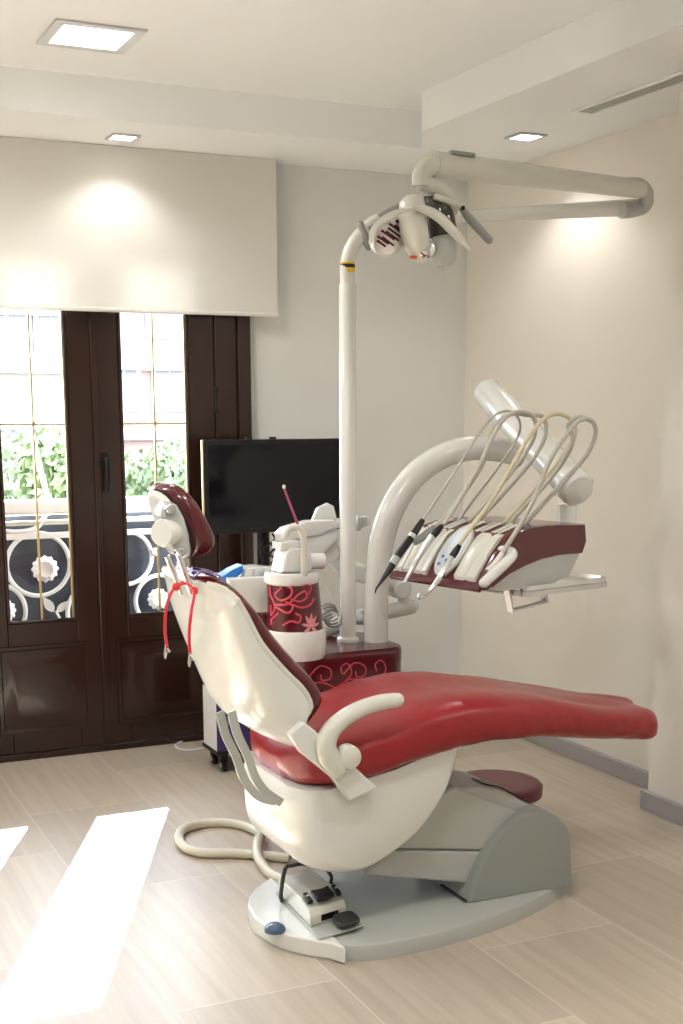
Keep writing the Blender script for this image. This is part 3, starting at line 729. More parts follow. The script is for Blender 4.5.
for dx in (0, .13):
    c_ = V((X0+.10+dx, Y0-.001, .575)); U, W_ = V((1, 0, 0)), V((0, 0, 1))
    swirl(bm, c_, U, W_, [(-.06, .05), (-.02, .085), (.02, .07), (.02, .04), (-.01, .035), (-.015, .055)])
    swirl(bm, c_, U, W_, [(0, -.05), (.03, 0), (.07, .02), (.10, .05), (.085, .085), (.06, .075), (.065, .05)])
    swirl(bm, c_, U, W_, [(-.04, -.03), (-.05, .02), (-.02, .03), (.03, .01), (.08, -.03)])
mk('floral_print', bm, M['pink'], un)

# support column of instrument bridge
sp = thing('instrument_delivery_unit', 'burgundy instrument console on a thick curved white arm above the chair seat', 'dental instrument unit', atz(376, 641, cz))
pb = atz(376, 641, cz)
bm = new(); P = [pb]+[at(x, y, pb.y+.0) for x, y in ((376, 605), (378, 570), (383, 535), (395, 503), (415, 475), (443, 456), (472, 448), (500, 450), (520, 456))]
r = [.043, .043, .043, .044, .044, .044, .044, .044, .043, .042]
tube(bm, P, r, 24, k=6); mk('curved_column', bm, M['white'], sp)
bt = at(488, 393, 4.12); be = at(577, 489, 3.50)
d = (be-bt).normalized()
bm = new(); lathe(bm, bt-d*.02, d, [(.03, -.012), (.046, 0), (.055, .02), (.056, (be-bt).length*.35), (.056, (be-bt).length-.02), (.060, (be-bt).length-.015), (.060, (be-bt).length+.02), (.052, (be-bt).length+.035), (.03, (be-bt).length+.042)], 32)
mk('spring_arm', bm, M['white'], sp)
bm = new(); pe = at(567, 505, 3.54); P1_ = at(567, 530, 3.54); tube(bm, [pe, P1_], .030, 20); mk('console_stem', bm, M['white'], sp)
bm = new(); c_ = at(556, 494, 3.46); lathe(bm, c_, (0, -1, 0), [(.006, -.02), (.006, .004)], 10); mk('arm_screw', bm, M['chrome'], sp)
# console
Bp = V((2.035, 3.335, 0)); th = math.radians(13); cu_ = V((math.cos(th), math.sin(th), 0)); cv = V((-math.sin(th), math.cos(th), 0)); WD = .43
def cp_(x, y, k=0): return atp(x, y, Bp+cv*k, cv)
side_top = [(480, 590), (487, 574), (497, 556), (512, 535), (530, 528), (548, 525), (587, 524)]
P_top = [cp_(*q) for q in side_top]
P_mid = [cp_(*q) for q in ((584, 553), (560, 555), (542, 559), (525, 566), (508, 575), (492, 588))]
bm = new(); o_ = P_top+[cp_(588, 541)]+P_mid
c = sum(o_, V())/len(o_); rings = []
for k, s in ((0, .965), (.006, .99), (.018, 1), (WD/2, 1.0), (WD-.018, 1), (WD-.006, .99), (WD, .965)):
    rings.append([c+(p-c)*s+cv*k for p in o_])
loft(bm, rings); cons = mk('console_top', bm, M['burg'], sp)
P_low = [cp_(*q) for q in ((483, 590), (500, 592), (530, 590), (556, 584), (572, 575), (580, 556), (585, 551))]
bm = new(); o_ = [cp_(x, y) for x, y in ((492, 587), (508, 574), (525, 565), (542, 558), (560, 554), (583, 552))]+[cp_(x, y) for x, y in ((573, 574), (556, 583), (530, 589), (500, 592), (484, 591))]
c = sum(o_, V())/len(o_); rings = []
for k, s in ((.002, .94), (.010, .985), (.024, 1), (WD-.024, 1), (WD-.010, .985), (WD-.002, .94)): rings.append([c+(p-c)*s+cv*k for p in o_])
loft(bm, rings); mk('console_underside', bm, M['lgrey'], sp)
# instrument holder panel (cream) on the sloping front
f0 = P_top[0]; f3 = P_top[3]; slope = (f3-f0).normalized(); nrm = cv.cross(slope).normalized()
if nrm.z < 0: nrm = -nrm
def fp(s, k, h=0): return f0+slope*s+cv*k+nrm*h
SL = (f3-f0).length
print('SL', SL, f0, f3, slope)
nseg = 5; gap = .006
for k0, k1 in ((.03, .125), (.255, .315), (.32, .37), (.375, .42)):
    bm = new(); rings = []
    for s_, h0 in ((.022, .006), (.03, .016), (SL*.55, .020), (SL*.85, .016), (SL*.98, .004)):
        rings.append([fp(s_, k0, -.004), fp(s_, k0, h0), fp(s_, k0+(k1-k0)*.3, h0), fp(s_, (k0+k1)/2, h0-.007), fp(s_, k1-(k1-k0)*.3, h0), fp(s_, k1, h0), fp(s_, k1, -.004)])
    loft(bm, rings); mk('instrument_rest', bm, M['ivory'], sp)
k0, k1 = .135, .248; km = (k0+k1)/2
bm = new(); o_ = [fp(.022+SL*.47+SL*.47*math.sin(a), km+(k1-k0)*.5*math.cos(a)) for a in [2*pi*i/32 for i in range(32)]]; prism(bm, o_, nrm*.016); kp = mk('keypad', bm, M['ivory'], sp, bevel=.003)
bm = new(); o_ = [fp(.022+SL*.47+SL*.40*math.sin(a), km+(k1-k0)*.38*math.cos(a), .0155) for a in [2*pi*i/32 for i in range(32)]]; prism(bm, o_, nrm*.002); mk('keypad_face', bm, mat('pale_blue_face', (.62, .68, .74), .3), kp)
for i, (s_, k_) in enumerate(((.30, -.25), (.30, .2), (.38, 0), (.46, -.2), (.44, .22))):
    bm = new(); lathe(bm, fp(SL*s_, km+k_*(k1-k0), .017), nrm, [(.006, 0), (.006, .002)], 10); mk('keypad_button', bm, mat('blue_key', (.08, .14, .42), .4) if i == 0 else bpy.data.materials['blue_key'], kp)
bm = new(); prism(bm, [fp(-.004, .004, .002), fp(.02, .004, .004), fp(.02, WD-.004, .004), fp(-.004, WD-.004, .002)], -nrm*.014); mk('console_lip', bm, M['burg'], sp, bevel=.003)
# slots on the console top for the hose strips
for i in range(5):
    k_ = .07+i*.075; s0 = cp_(520, 533)+cv*k_
    for w_ in (-.012, .012):
        bm = new(); a = P_top[3]+cv*(k_+w_)+V((0, 0, -.002)); b = a+cu_*.085+V((0, 0, .022)); m_ = cv*.007
        prism(bm, [a-m_, a+m_, b+m_, b-m_], (0, 0, .006)); mk('hose_strip', bm, M['ivory'], sp, bevel=.002)
# side handle bar
for k_ in (-.02, WD+.02):
    bm = new(); tube(bm, [cp_(484, 583, k_), cp_(498, 570, k_), cp_(511, 557, k_), cp_(511, 552, k_*.6), cp_(502, 550, .01 if k_ < 0 else WD-.01)], [.016, .017, .017, .016, .014], 16, k=4, round_end=True); mk('grip_handle', bm, M['white'], sp)
# tray
tr = thing('instrument_tray', 'shallow stainless steel tray on a bracket under the instrument console', 'tray', at(555, 588, 3.45))
tz = at(555, 588, 3.5).z
bm = new(); N_ = 6
def tl(u, v, z): return Bp+cu_*u+cv*v+V((0, 0, z))
def rrect(u0, u1, v0, v1, r, z):
    o = []
    for cu2, cv2, a0 in ((u1-r, v0+r, -pi/2), (u1-r, v1-r, 0), (u0+r, v1-r, pi/2), (u0+r, v0+r, pi)):
        for i in range(5): a = a0+pi/2*i/4; o.append(tl(cu2+r*math.cos(a), cv2+r*math.sin(a), z))
    return o
u0, u1, v0, v1 = .17, .56, -.01, .27; tz = cp_(560, 588).z+.004
print('tray z', tz)
ring1 = [rrect(u0+.012, u1-.012, v0+.012, v1-.012, .02, tz), rrect(u0, u1, v0, v1, .03, tz), rrect(u0, u1, v0, v1, .03, tz+.016), rrect(u0+.004, u1-.004, v0+.004, v1-.004, .03, tz+.016), rrect(u0+.014, u1-.014, v0+.014, v1-.014, .02, tz+.003)]
loft(bm, ring1); mk('tray_pan', bm, M['chrome'], tr)
bm = new(); rr2 = [rrect(u0-.003, u1+.003, v0-.003, v1+.003, .03, tz-.018), rrect(u0-.003, u1+.003, v0-.003, v1+.003, .03, tz-.001), rrect(u0+.03, u1-.03, v0+.03, v1-.03, .03, tz-.001), rrect(u0+.03, u1-.03, v0+.03, v1-.03, .03, tz-.018)]
loft(bm, rr2, cap=False); 
n_ = 20
bm.verts.ensure_lookup_table()
for i in range(n_): bm.faces.new((bm.verts[i], bm.verts[(i+1) % n_], bm.verts[3*n_+(i+1) % n_], bm.verts[3*n_+i]))
mk('tray_frame', bm, M['steel'], tr)
bm = new(); zb2 = cp_(510, 612).z
def strap(a, b, w=.012, th_=.004):
    dd = (b-a).normalized(); s = cv; n2 = dd.cross(s); obox(bm, (a+b)/2, dd, s, n2, (b-a).length/2+.002, w, th_)
pa, pb2, pc, pd = cp_(507, 590, .06), cp_(511, 611, .06), cp_(545, 602, .06), tl(.30, .06, tz-.018)
strap(pa, pb2); strap(pb2, pc); strap(pc, tl(.32, .06, tz-.016)); mk('tray_bracket', bm, M['steel'], tr)

# instruments and whip hoses
def cpx(x, y): return 340+x*.4392, 360+y*.4392
def pl_(l): return [at(*cpx(x, y), Y) for x, y, Y in l]
HZ = []
def hose(name_pts, m, r, parent, nm='hose'):
    bm = new(); tube(bm, pl_(name_pts), r, 10, k=7); return mk(nm, bm, m, parent)
# 1 black scaler
t = thing('dental_handpiece', 'black ultrasonic scaler handpiece, farthest left of the hanging instruments', 'dental handpiece', pl_([(170, 390, 3.66)])[0], 'handpieces hanging on the console')
P = pl_([(188, 365, 3.60), (165, 400, 3.58), (130, 448, 3.56), (112, 478, 3.55), (90, 510, 3.54), (83, 520, 3.54), (80, 531, 3.54)])
bm = new(); tube(bm, P, [.009, .0125, .0135, .011, .004, .003, .002], 14, k=4); mk('handpiece_body', bm, M['black'], t)
bm = new(); a, b = P[0].lerp(P[1], .95), P[1].lerp(P[2], .12); tube(bm, [a, b], .0137, 14); mk('handpiece_ring', bm, M['steel'], t)
bm = new(); a, b = P[2].lerp(P[3], .05), P[2].lerp(P[3], .6); tube(bm, [a, b], .0142, 14); mk('handpiece_ring', bm, M['lgrey'], t)
hose([(188, 365, 3.60), (215, 325, 3.60), (280, 225, 3.60), (325, 155, 3.6), (358, 122, 3.6), (392, 118, 3.61), (410, 145, 3.63), (400, 185, 3.65), (360, 245, 3.67), (310, 310, 3.68), (270, 365, 3.70)], M['hose'], .0042, t)
# 2 silver micromotor
t = thing('dental_handpiece', 'silver handpiece with black collar, second from the left of the hanging instruments', 'dental handpiece', pl_([(200, 430, 3.6)])[0], 'handpieces hanging on the console')
P = pl_([(232, 378, 3.52), (210, 402, 3.52), (180, 445, 3.51), (165, 475, 3.51), (145, 508, 3.5)])
bm = new(); tube(bm, [P[0], P[0].lerp(P[1], .5), P[1]], [.008, .012, .012], 12); mk('handpiece_collar', bm, M['black'], t)
bm = new(); tube(bm, P[1:], [.012, .011, .008, .004], 14, k=4); mk('handpiece_body', bm, M['steel'], t)
hose([(235, 374, 3.52), (265, 330, 3.52), (320, 235, 3.52), (350, 170, 3.52), (378, 130, 3.53), (410, 118, 3.54), (440, 130, 3.55), (445, 165, 3.56), (420, 215, 3.58), (370, 280, 3.6), (320, 340, 3.62), (290, 368, 3.62)], M['hose'], .0072, t)
# 3 turbine with bent head
t = thing('dental_handpiece', 'chrome turbine handpiece with bent head hanging in front of the keypad', 'dental handpiece', pl_([(240, 470, 3.45)])[0], 'handpieces hanging on the console')
P = pl_([(272, 422, 3.43), (255, 448, 3.43), (232, 488, 3.42), (215, 512, 3.42), (200, 528, 3.42), (184, 536, 3.42)])
bm = new(); tube(bm, [P[0], P[0].lerp(P[1], .5), P[1]], [.008, .011, .0115], 12); mk('handpiece_collar', bm, M['black'], t)
bm = new(); tube(bm, P[1:], [.010, .0095, .0075, .0065, .0065], 14, k=4); lathe(bm, P[-1]+V((0, 0, .008)), (-.2, 0, -1), [(.008, 0), (.009, .005), (.009, .018), (.006, .020)], 14); mk('handpiece_body', bm, M['chrome'], t)
hose([(272, 420, 3.43), (300, 380, 3.43), (345, 320, 3.43), (395, 235, 3.43), (440, 160, 3.43), (480, 125, 3.44), (515, 128, 3.45), (535, 150, 3.47), (530, 185, 3.48), (495, 235, 3.5), (440, 300, 3.53), (385, 360, 3.56), (355, 390, 3.56)], M['hosey'], .0070, t)
# 4 hose only with connector
t = thing('dental_handpiece', 'grey instrument hose with bare metal coupling beside the near grip handle', 'dental handpiece', pl_([(350, 465, 3.36)])[0], 'handpieces hanging on the console')
P = pl_([(370, 440, 3.34), (352, 466, 3.34), (336, 482, 3.34)])
bm = new(); tube(bm, P, [.008, .011, .0115], 12, k=3); mk('hose_coupling', bm, M['ivory'], t)
hose([(368, 442, 3.34), (400, 392, 3.34), (440, 320, 3.34), (475, 235, 3.34), (515, 170, 3.34), (545, 138, 3.35), (572, 138, 3.36), (582, 165, 3.37), (565, 210, 3.39), (520, 265, 3.42), (465, 325, 3.45), (420, 375, 3.48), (395, 400, 3.48)], M['hose'], .0072, t)
# 5 syringe hose between
t = thing('dental_handpiece', 'grey syringe with whip hose behind the silver handpiece', 'dental handpiece', pl_([(205, 395, 3.6)])[0], 'handpieces hanging on the console')
P = pl_([(215, 380, 3.6), (195, 398, 3.59), (170, 415, 3.58)])
bm = new(); tube(bm, P, [.008, .013, .012], 12, k=3); mk('syringe_body', bm, M['grey'], t)
hose([(215, 380, 3.6), (250, 345, 3.59), (320, 245, 3.58), (340, 180, 3.57), (362, 140, 3.56), (395, 122, 3.57), (425, 125, 3.57), (462, 130, 3.58), (468, 170, 3.59), (440, 225, 3.6), (385, 290, 3.62), (335, 345, 3.63), (300, 378, 3.63)], M['hose'], .0072, t)
# whip arm stubs coming from the console rear
t = thing('dental_handpiece', 'grey whip arm with looped hose standing between the last two hoses', 'whip arm', pl_([(400, 390, 3.5)])[0], 'handpieces hanging on the console')
hose([(370, 392, 3.5), (410, 345, 3.48), (470, 280, 3.45), (515, 220, 3.42), (530, 180, 3.4), (520, 148, 3.4), (545, 130, 3.38), (575, 140, 3.38)], M['hose'], .0072, t, 'whip_arm')

# ================================================================== OPERATING LAMP
ol = thing('operating_lamp', 'white dental operating lamp on a tall pole with a long folding arm', 'dental lamp', atz(348, 640, cz))
pb = atz(348, 641, cz); PY = pb.y
zt_ = at(347, 285, PY).z
bm = new(); lathe(bm, pb, (0, 0, 1), [(.040, 0), (.040, .010), (.034, .016), (.029, .018), (.029, zt_-pb.z), (.026, zt_-pb.z+.004)], 28); mk('lamp_pole', bm, M['white'], ol)
bm = new(); P = [V((pb.x, PY, zt_))]+[at(x, y, PY) for x, y in ((347, 268), (350, 252), (358, 238), (370, 226), (378, 221))]; tube(bm, P, .0245, 20); mk('upper_tube', bm, M['white'], ol)
bm = new(); z = at(346, 267, PY).z; lathe(bm, (pb.x, PY, z-.018), (0, 0, 1), [(.0254, 0), (.0254, .033)], 28); lb = mk('warning_label', bm, M['yel'], ol)
bm = new(); lathe(bm, (pb.x, PY, z-.003), (0, 0, 1), [(.0256, 0), (.0256, .012)], 28); mk('label_band', bm, M['black'], lb)
bm = new(); P = [at(x, y, PY) for x, y in ((362, 238), (368, 231), (385, 218), (404, 206), (440, 215))]; P = [at(366, 231, PY), at(380, 221, PY), at(406, 207, PY)]; tube(bm, P, [.026, .025, .024], 16); mk('arm_joint', bm, M['grey'], ol)
bm = new(); c_ = at(362, 236, PY); tube(bm, [c_+V((-.01, -.01, .035)), c_+V((.0, -.015, 0)), c_+V((.02, -.01, -.035))], [.012, .016, .012], 10, round_end=True); mk('joint_lever', bm, M['grey'], ol)
el = at(641, 207, 3.78); el2 = at(640, 189, 3.70)
bm = new(); a = at(400, 212, PY); tube(bm, [a, at(430, 219, PY-.02), at(470, 216, PY-.05), el], [.022, .021, .021, .028], 16, k=2); mk('lower_arm', bm, M['white'], ol)
st = at(432, 164, 3.42)
bm = new(); tube(bm, [st, el2], [.037, .030], 24); mk('spring_arm', bm, M['ivory'], ol)
bm = new(); dd = (el2-st); c_ = st+dd*.11+V((0, -.02, .033)); obox(bm, c_, dd.normalized(), V((0, 1, 0)), V((0, 0, 1)), .05, .012, .006); mk('arm_inset', bm, M['grey'], ol, bevel=.003)
bm = new(); tube(bm, [at(622, 187, 3.70), at(636, 187, 3.70), at(644, 190, 3.72), at(646.5, 197.5, 3.74), at(643, 206, 3.77), at(632, 209, 3.78), at(622, 210, 3.78)], [.031, .031, .026, .0245, .026, .029, .029], 16, k=4); mk('elbow_joint', bm, M['lgrey'], ol)
# elbow down to the head
bm = new(); tube(bm, [at(452, 166, 3.44), at(438, 165, 3.42), at(426, 168, 3.41), at(420.5, 175, 3.41), at(420, 186, 3.41)], [.030, .030, .026, .0235, .0235], 20, k=4); mk('head_joint', bm, M['ivory'], ol)
HD = 3.42
bm = new(); tube(bm, [at(420, 182, HD), at(426, 184, HD), at(440, 190, HD), at(449, 200, HD), at(452, 215, HD)], [.022, .024, .024, .022, .018], 16, k=4); mk('lamp_yoke', bm, M['ivory'], ol)
# reflector dish facing down-left
cR = at(391, 237, HD+.02); axr = V((-.35, -.38, -.86)).normalized()
axr = V((-.72, -.15, -.55)).normalized()
bm = new()
def dish(bm, cen, ax, ru, rv, prof, U, W_, n=40):
    rings = []
    for s, h in prof: rings.append([cen+ax*h+U*ru*s*math.cos(2*pi*i/n)+W_*rv*s*math.sin(2*pi*i/n) for i in range(n)])
    loft(bm, rings)
cA = at(391, 236, HD); U = (at(409, 219, HD)-at(372, 252, HD)).normalized(); nn = V((-.30, -.90, -.32)).normalized(); nn = (nn-U*nn.dot(U)).normalized(); Wv = U.cross(nn)
dish(bm, cA, nn, .066, .048, [(.2, -.065), (.6, -.055), (.9, -.03), (1.02, 0), (1.0, .006), (.93, .006), (.90, -.003)], U, Wv); ref = mk('reflector_rim', bm, M['ivory'], ol)
bm = new(); dish(bm, cA, nn, .066, .048, [(.93, .0), (.92, .004), (.5, .007), (.1, .008)], U, Wv)
mk('reflector_face', bm, M['facet'], ref, flat=True)
for i in range(9):
    s = -.75+i*.19; bm = new(); c_ = cA+U*s*.055+Wv*random.uniform(-.012, .012)+nn*.0085; h_ = .030*math.sqrt(1-min(.9, s*s))
    dU = (U*.4+Wv).normalized(); obox(bm, c_, dU, nn, dU.cross(nn), h_*.8, .001, .0026); mk('reflector_facet', bm, M['facetd'], ref)
# main housing (cream) and dark shield
bm = new()
ringsH = []
for (x, y, w) in ((414, 196, 8), (412, 202, 11), (412, 215, 12.5), (414, 232, 13), (417, 246, 12), (420, 256, 9), (422, 262, 4)):
    c_ = at(x, y, HD-.03); k = w*.0029
    ringsH.append([c_+V((k*math.cos(a), .055*math.sin(a)*(w/13), 0)) for a in [2*pi*i/28 for i in range(28)]])
loft(bm, ringsH); mk('lamp_housing', bm, M['ivory'], ol)
bm = new(); c_ = at(419, 256, HD-.078); obox(bm, c_+V((0, .035, 0)), V((1, 0, 0)), V((0, 1, 0)), V((0, 0, 1)), .010, .004, .004); mk('orange_badge', bm, M['oran'], ol)
bm = new(); ringsH = []
for (x, y, w) in ((430, 197, 7), (434, 200, 12), (438, 212, 16), (440, 228, 17), (440, 244, 15), (438, 256, 10), (436, 260, 5)):
    c_ = at(x, y, HD+.02); k = w*.0028
    ringsH.append([c_+V((k*math.cos(a), .055*math.sin(a)*(w/17), 0)) for a in [2*pi*i/28 for i in range(28)]])
loft(bm, ringsH); mk('lamp_shield', bm, M['dglass'], ol)
bm = new(); a, b = at(441, 236, HD-.04), at(445, 266, HD-.045); lathe(bm, a, b-a, [(.022, 0), (.040, .010), (.040, (b-a).length*.6), (.036, (b-a).length*.85), (.024, (b-a).length)], 28); mk('lamp_motor_cover', bm, M['lgrey'], ol)
bm = new(); ellips(bm, at(426, 248, HD-.05), .034, .03, .032, 20, 12); mk('bulb_cover', bm, M['chrome'], ol)
bm = new(); tube(bm, [at(443, 264, HD-.045), at(441, 277, HD-.045)], [.004, .003], 8); mk('switch_stem', bm, M['steel'], ol)
# curved petal handles
def petal(l, Y, w, nm='petal_handle'):
    P = cat([at(x, y, Y) for x, y in l], 6); n = len(P); bm = new(); rings = []
    for i, p in enumerate(P):
        s = i/(n-1); k = w*math.sin(pi*(.08+.90*s))**.7; tn = (P[min(i+1, n-1)]-P[max(i-1, 0)]).normalized(); sd = tn.cross(V((0, 1, 0))).normalized()
        rings.append([p+sd*k*math.cos(a)+V((0, 1, 0))*.008*math.sin(a) for a in [2*pi*j/14 for j in range(14)]])
    loft(bm, rings); return mk(nm, bm, M['ivory'], ol)
petal([(370, 243), (374, 229), (386, 218), (402, 211), (416, 208)], HD-.10, .010)
petal([(412, 207), (426, 210), (440, 218), (452, 230), (463, 242), (470, 251)], HD-.10, .0155)
bm = new(); tube(bm, [at(434, 196, HD-.02), at(448, 201, HD-.03), at(463, 208, HD-.04)], [.010, .009, .008], 10); mk('handle_bracket', bm, M['ivory'], ol)
bm = new(); tube(bm, [at(462, 209, HD-.04), at(470, 219, HD-.04), at(489, 240, HD-.04)], [.009, .013, .012], 14, round_end=True); mk('sterilizable_handle', bm, M['grey'], ol)
bm = new(); ellips(bm, at(463, 208, HD-.055), .007, .007, .007, 10, 8); mk('handle_knob', bm, M['black'], ol)

# ================================================================== CUSPIDOR TOWER
cu = thing('cuspidor_tower', 'burgundy floral cuspidor tower with white top, lid and curved water spout', 'cuspidor', (1.6, 3.86, .70))
CUY = 3.82
def cz_(y): return at(294, y, CUY).z
cxx = at(292, 600, CUY).x
def cring(x, y, hw): p = at(x, y, CUY); return p, hw*.00333
bm = new(); prof = [(296, 652, 29), (296, 645, 30.5), (295.5, 632, 30)]
def stack(prof, m, nm, n=40, par=cu):
    bm = new(); loft(bm, [[p+V((k*math.cos(a), k*math.sin(a)*.95, 0)) for a in [2*pi*i/n for i in range(n)]] for p, k in (cring(*q) for q in prof)]); return mk(nm, bm, m, par)
stack([(296, 657, 28), (296, 652, 30), (296, 645, 30.3), (295.5, 630, 29.5), (295.5, 628, 28)], M['white'], 'tower_foot')
stack([(295.5, 631, 27.8), (294, 605, 26.8), (292.5, 580, 25.5)], M['burgp'], 'tower_body')
stack([(292, 583, 25.5), (291.5, 581, 27), (291.5, 574, 27), (291.5, 571, 25.5)], M['white'], 'tower_collar')
# pattern hugging the cone
def hug(p):
    t_ = (p.z-cz_(631))/(cz_(580)-cz_(631)); k = (27.8+(25.5-27.8)*t_)*.00333+.0006; ccx = at(295.5+(292.5-295.5)*t_, 605, CUY).x
    dx = max(-k*.98, min(k*.98, p.x-ccx)); dy = math.sqrt(max(0, k*k-dx*dx))*.95; return V((ccx+dx, CUY-dy, p.z))
bm = new()
for l in ([(268, 588), (276, 597), (279, 608), (275, 618), (268, 616), (266, 608)], [(279, 606), (288, 604), (296, 595), (303, 591), (305, 597), (298, 601), (290, 599)],
          [(290, 604), (300, 607), (309, 604), (313, 598)], [(266, 592), (272, 584), (275, 583)], [(279, 608), (288, 613), (292, 606), (286, 602)], [(268, 628), (275, 622), (281, 614)], [(283, 588), (279, 596), (283, 601), (290, 596), (291, 589), (287, 586)], [(284, 626), (290, 621), (297, 622), (299, 616), (294, 613)], [(300, 586), (306, 584), (310, 588), (307, 594)]):
    P = [hug(at(x, y, CUY-.07)) for x, y in l]; P = [hug(p) for p in cat(P, 6)]; tube(bm, P, .0034, 6, smooth=False)
mk('swirl_print', bm, M['pink'], cu)
bm = new(); fc = at(309, 622, CUY-.07)
for a0 in (.15, .85, 1.5, 2.15, 2.9, 3.7, 5.6):
    tip = (fc.x+.036*math.cos(a0), fc.z-.012+.044*math.sin(a0)); n = 6; o_ = []
    dx, dz = tip[0]-fc.x, tip[1]-fc.z+.012
    L1 = [(fc.x+dx*i/n-dz*.15*math.sin(pi*i/n), fc.z-.012+dz*i/n+dx*.15*math.sin(pi*i/n)) for i in range(n+1)]+[(fc.x+dx*i/n+dz*.15*math.sin(pi*i/n), fc.z-.012+dz*i/n-dx*.15*math.sin(pi*i/n)) for i in range(n-1, 0, -1)]
    vs = [bm.verts.new(hug(V((x, 0, z)))+V((0, -.0015, 0))) for x, z in L1]; bm.faces.new(vs)
mk('lily_print', bm, M['lpink'], cu)
# lid block, jug top, spout
bm = new(); l = [(282, 573), (286, 553), (291, 548), (308, 548), (312, 551), (313, 573)]
pillow(bm, [at(x, y, CUY-.06) for x, y in l], (0, .10, 0), .012, 4); mk('tower_head', bm, M['white'], cu)
bm = new(); tube(bm, [at(x, y, CUY-.075) for x, y in ((304, 573), (304, 550), (303, 536), (298, 528), (289, 529), (285, 536))], [.013, .012, .0115, .011, .0105, .010], 14, round_end=True); mk('water_spout', bm, M['ivory'], cu)
bm = new(); l = [(281, 550), (281, 543), (300, 541), (300, 550)]; pillow(bm, [at(x, y, CUY-.05) for x, y in l], (0, .08, 0), .006, 3); mk('cup_filler', bm, M['white'], cu)
bm = new(); c_ = at(322, 560, CUY); tube(bm, [at(305, 561, CUY), at(323, 561, CUY)], .026, 18); mk('tower_side_knob', bm, M['white'], cu)
# cuspidor bowl at left
cb = thing('cuspidor_bowl', 'white rectangular cuspidor basin left of the burgundy tower', 'basin', at(250, 612, 3.98))
BW = 4.02
bm = new(); l = [(228, 578), (282, 576), (284, 600), (276, 612), (238, 614), (230, 600)]
pillow(bm, [at(x, y, BW-.05) for x, y in l], (0, .16, 0), .012, 4); mk('basin_body', bm, M['white'], cb)
bm = new(); l = [(243, 578), (245, 569), (262, 567), (280, 569), (281, 577)]
pillow(bm, [at(x, y, BW-.02) for x, y in l], (0, .10, 0), .008, 3); mk('basin_rim', bm, M['white'], cb)
bm = new(); lathe(bm, at(260, 574, BW-.025), (0, -1, 0), [(.022, -.005), (.024, .002), (.016, .004)], 20); mk('basin_drain', bm, M['steel'], cb)
bm = new(); l = [(262, 614), (284, 613), (287, 652), (260, 652)]; pillow(bm, [at(x, y, BW-.0) for x, y in l], (0, .12, 0), .01, 3); mk('basin_support', bm, M['burgp'], cb)
bm = new(); l = [(222, 577), (232, 570), (243, 565), (244, 572), (236, 578), (224, 584)]; pillow(bm, [at(x, y, BW-.03) for x, y in l], (0, .06, 0), .004, 3)
tag(mk('plastic_tub', bm, M['blue']), 'small blue plastic piece beside the white basin', 'plastic tub')
# saliva ejector stick
bm = new(); tube(bm, [at(300, 530, 3.93), at(284, 488, 3.93)], [.0045, .004], 10); o = mk('saliva_ejector', bm, M['lpink'] if False else mat('dark_pink_tube', (.32, .05, .10), .35))
tag(o, 'thin dark pink tube with white tip sticking up above the cuspidor tower', 'saliva ejector')
bm = new(); ellips(bm, at(284, 487, 3.93), .006, .006, .008, 10, 8); mk('ejector_tip', bm, M['white'], o)

# ================================================================== ASSISTANT ARM
aa = thing('assistant_instrument_arm', 'white assistant arm with holder and joints behind the pole and cuspidor tower', 'assistant arm', at(350, 620, 4.1))
AYY = 4.19
def pil(l, Y, d, r, m, nm): bm = new(); pillow(bm, [at(x, y, Y) for x, y in l], (0, d, 0), r, 4); return mk(nm, bm, M[m], aa)
pil([(280, 534), (286, 528), (310, 521), (335, 520), (339, 527), (318, 534), (290, 541), (282, 546)], AYY-.1, .06, .008, 'white', 'holder_top')
pil([(281, 541), (318, 536), (338, 529), (343, 536), (326, 552), (318, 562), (300, 560), (285, 552)], AYY-.08, .07, .01, 'white', 'holder_body')
pil([(312, 522), (318, 508), (328, 503), (334, 506), (338, 521)], AYY-.06, .02, .006, 'white', 'holder_fin')
for a, b, r1, r2, nm in (((300, 548), (330, 554), .02, .02, 'arm_segment'), ((325, 551), (345, 570), .03, .034, 'arm_segment'), ((345, 568), (400, 586), .036, .030, 'arm_segment'),
                         ((330, 524), (365, 521), .018, .02, 'arm_segment'), ((318, 632), (345, 622), .03, .03, 'arm_segment'), ((360, 617), (411, 607), .030, .027, 'arm_segment')):
    bm = new(); tube(bm, [at(*a, AYY), at(*b, AYY)], [r1, r2], 18, round_end=True); mk(nm, bm, M['white'], aa)
for (x, y, r) in ((332, 553, .036), (404, 590, .036), (331, 530, .024)):
    bm = new(); c_ = at(x, y, AYY-.04); lathe(bm, c_, (0, 1, 0), [(r*.8, 0), (r, .008), (r, .07)], 24); mk('arm_joint', bm, M['white'], aa)
bm = new(); tube(bm, [at(404, 590, AYY), at(404, 608, AYY)], .022, 16); mk('arm_riser', bm, M['white'], aa)
bm = new(); tube(bm, [at(331, 536, AYY), at(331, 550, AYY)], .02, 14); mk('arm_riser', bm, M['white'], aa)
pil([(358, 517), (368, 517), (367, 524), (360, 531), (356, 530)], AYY-.06, .03, .004, 'lgrey', 'holder_clip')
bm = new(); tube(bm, [at(x, y, 4.0) for x, y in ((316, 574), (325, 585), (334, 600), (340, 614), (338, 622))], .0045, 8); mk('suction_tube', bm, M['white'], aa)
for k in range(3):
    bm = new(); tube(bm, [at(x+k*1.5, y+k*3, 4.02+.02*k) for x, y in ((322, 606), (328, 604), (337, 608), (339, 617), (330, 621), (322, 616), (330, 611))], .004, 8); mk('coiled_tube', bm, M['grey'], aa)

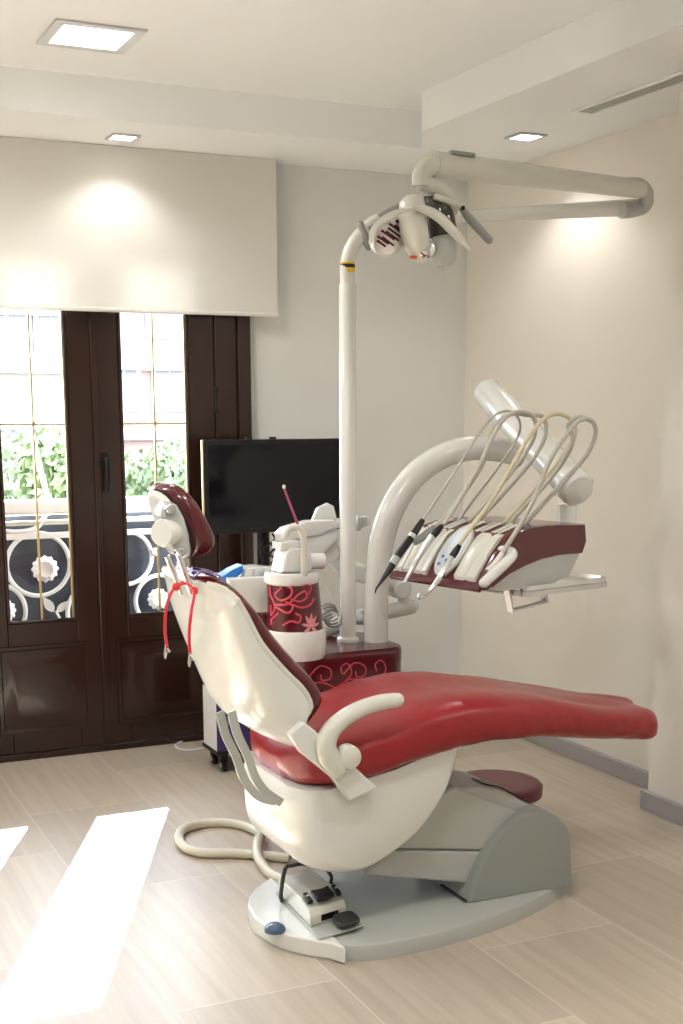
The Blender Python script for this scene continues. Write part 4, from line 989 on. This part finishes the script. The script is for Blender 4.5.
# ================================================================== STOOL
so = atz(500, 776, .36)
so = V((2.35, 3.755, 0)); zs = .215
p_ = atz(548, 790, zs)
st_ = thing('operator_stool', 'low round burgundy stool behind the foot end of the chair base', 'stool', so)
bm = new(); R0 = .165
lathe(bm, (so.x, so.y, zs-.06), (0, 0, 1), [(R0-.02, 0), (R0, .012), (R0+.002, .045), (R0-.008, .056), (R0-.03, .060), (.02, .062)], 48); mk('stool_seat', bm, mat('dusty_burgundy_vinyl', (.17, .035, .04), .4), st_)
bm = new(); tube(bm, [(so.x, so.y, .07), (so.x, so.y, zs-.06)], .025, 16); mk('stool_column', bm, M['chrome'], st_)
for i in range(5):
    a = 2*pi*i/5+.3; bm = new(); e = V((so.x+.13*math.cos(a), so.y+.13*math.sin(a), .06)); tube(bm, [(so.x, so.y, .08), e], [.018, .012], 10); lg = mk('stool_leg', bm, M['black'], st_)
    bm = new(); lathe(bm, e+V((0, -.01, -.036)), (0, 1, 0), [(.02, 0), (.024, .004), (.024, .016), (.02, .02)], 16); mk('stool_caster', bm, M['black'], lg)

# ================================================================== LIGHT
SUN_DIR = V((-.44, -1, -.715)).normalized()
l = bpy.data.lights.new('sun', 'SUN'); l.energy = 30; l.angle = math.radians(.6); l.color = (1, .97, .93)
o = bpy.data.objects.new('sun', l); C.objects.link(o); o.rotation_mode = 'QUATERNION'; o.rotation_quaternion = SUN_DIR.to_track_quat('-Z', 'Y'); o.location = (4, 12, 8)
w = bpy.data.worlds.new('sky'); sc.world = w; w.use_nodes = True; nt = w.node_tree
bg = nt.nodes['Background']; tc = nt.nodes.new('ShaderNodeTexCoord'); sx = nt.nodes.new('ShaderNodeSeparateXYZ'); rp = nt.nodes.new('ShaderNodeValToRGB')
nt.links.new(tc.outputs['Generated'], sx.inputs[0]); nt.links.new(sx.outputs['Z'], rp.inputs['Fac']); nt.links.new(rp.outputs['Color'], bg.inputs['Color'])
rp.color_ramp.elements[0].color = (.93, .97, 1, 1); rp.color_ramp.elements[1].color = (.55, .72, 1, 1)
bg.inputs['Strength'].default_value = 6.0
# daylight portals in the door openings
l = bpy.data.lights.new('door_portal', 'AREA'); l.shape = 'RECTANGLE'; l.size = 2.7; l.size_y = 2.2; l.cycles.is_portal = True
o = bpy.data.objects.new('door_portal', l); C.objects.link(o); o.location = (.7, YB+.12, 1.15); o.rotation_euler = (-pi/2, 0, 0)

# ================================================================== CAMERA
cam = bpy.data.cameras.new('camera'); co = bpy.data.objects.new('camera', cam); C.objects.link(co); sc.camera = co
co.location = O
Mx = Matrix((rt, -dn, -fwd)).transposed().to_4x4(); co.rotation_mode = 'QUATERNION'; co.rotation_quaternion = Mx.to_quaternion()
cam.sensor_fit = 'VERTICAL'; cam.sensor_height = 36; cam.lens = F_/1024*36
cam.shift_x = -(CX-341.5)/1024; cam.shift_y = (CY-512)/1024; cam.clip_end = 300
sc.view_settings.view_transform = 'Standard'; sc.view_settings.look = 'None'; sc.view_settings.gamma = 1; sc.view_settings.use_curve_mapping = False
sc.view_settings.exposure = 1.62
sc.cycles.use_denoising = True; sc.cycles.max_bounces = 10; sc.cycles.diffuse_bounces = 6; sc.cycles.glossy_bounces = 4; sc.cycles.transparent_max_bounces = 16
sc.cycles.sample_clamp_indirect = 8; sc.cycles.caustics_reflective = False; sc.cycles.caustics_refractive = False
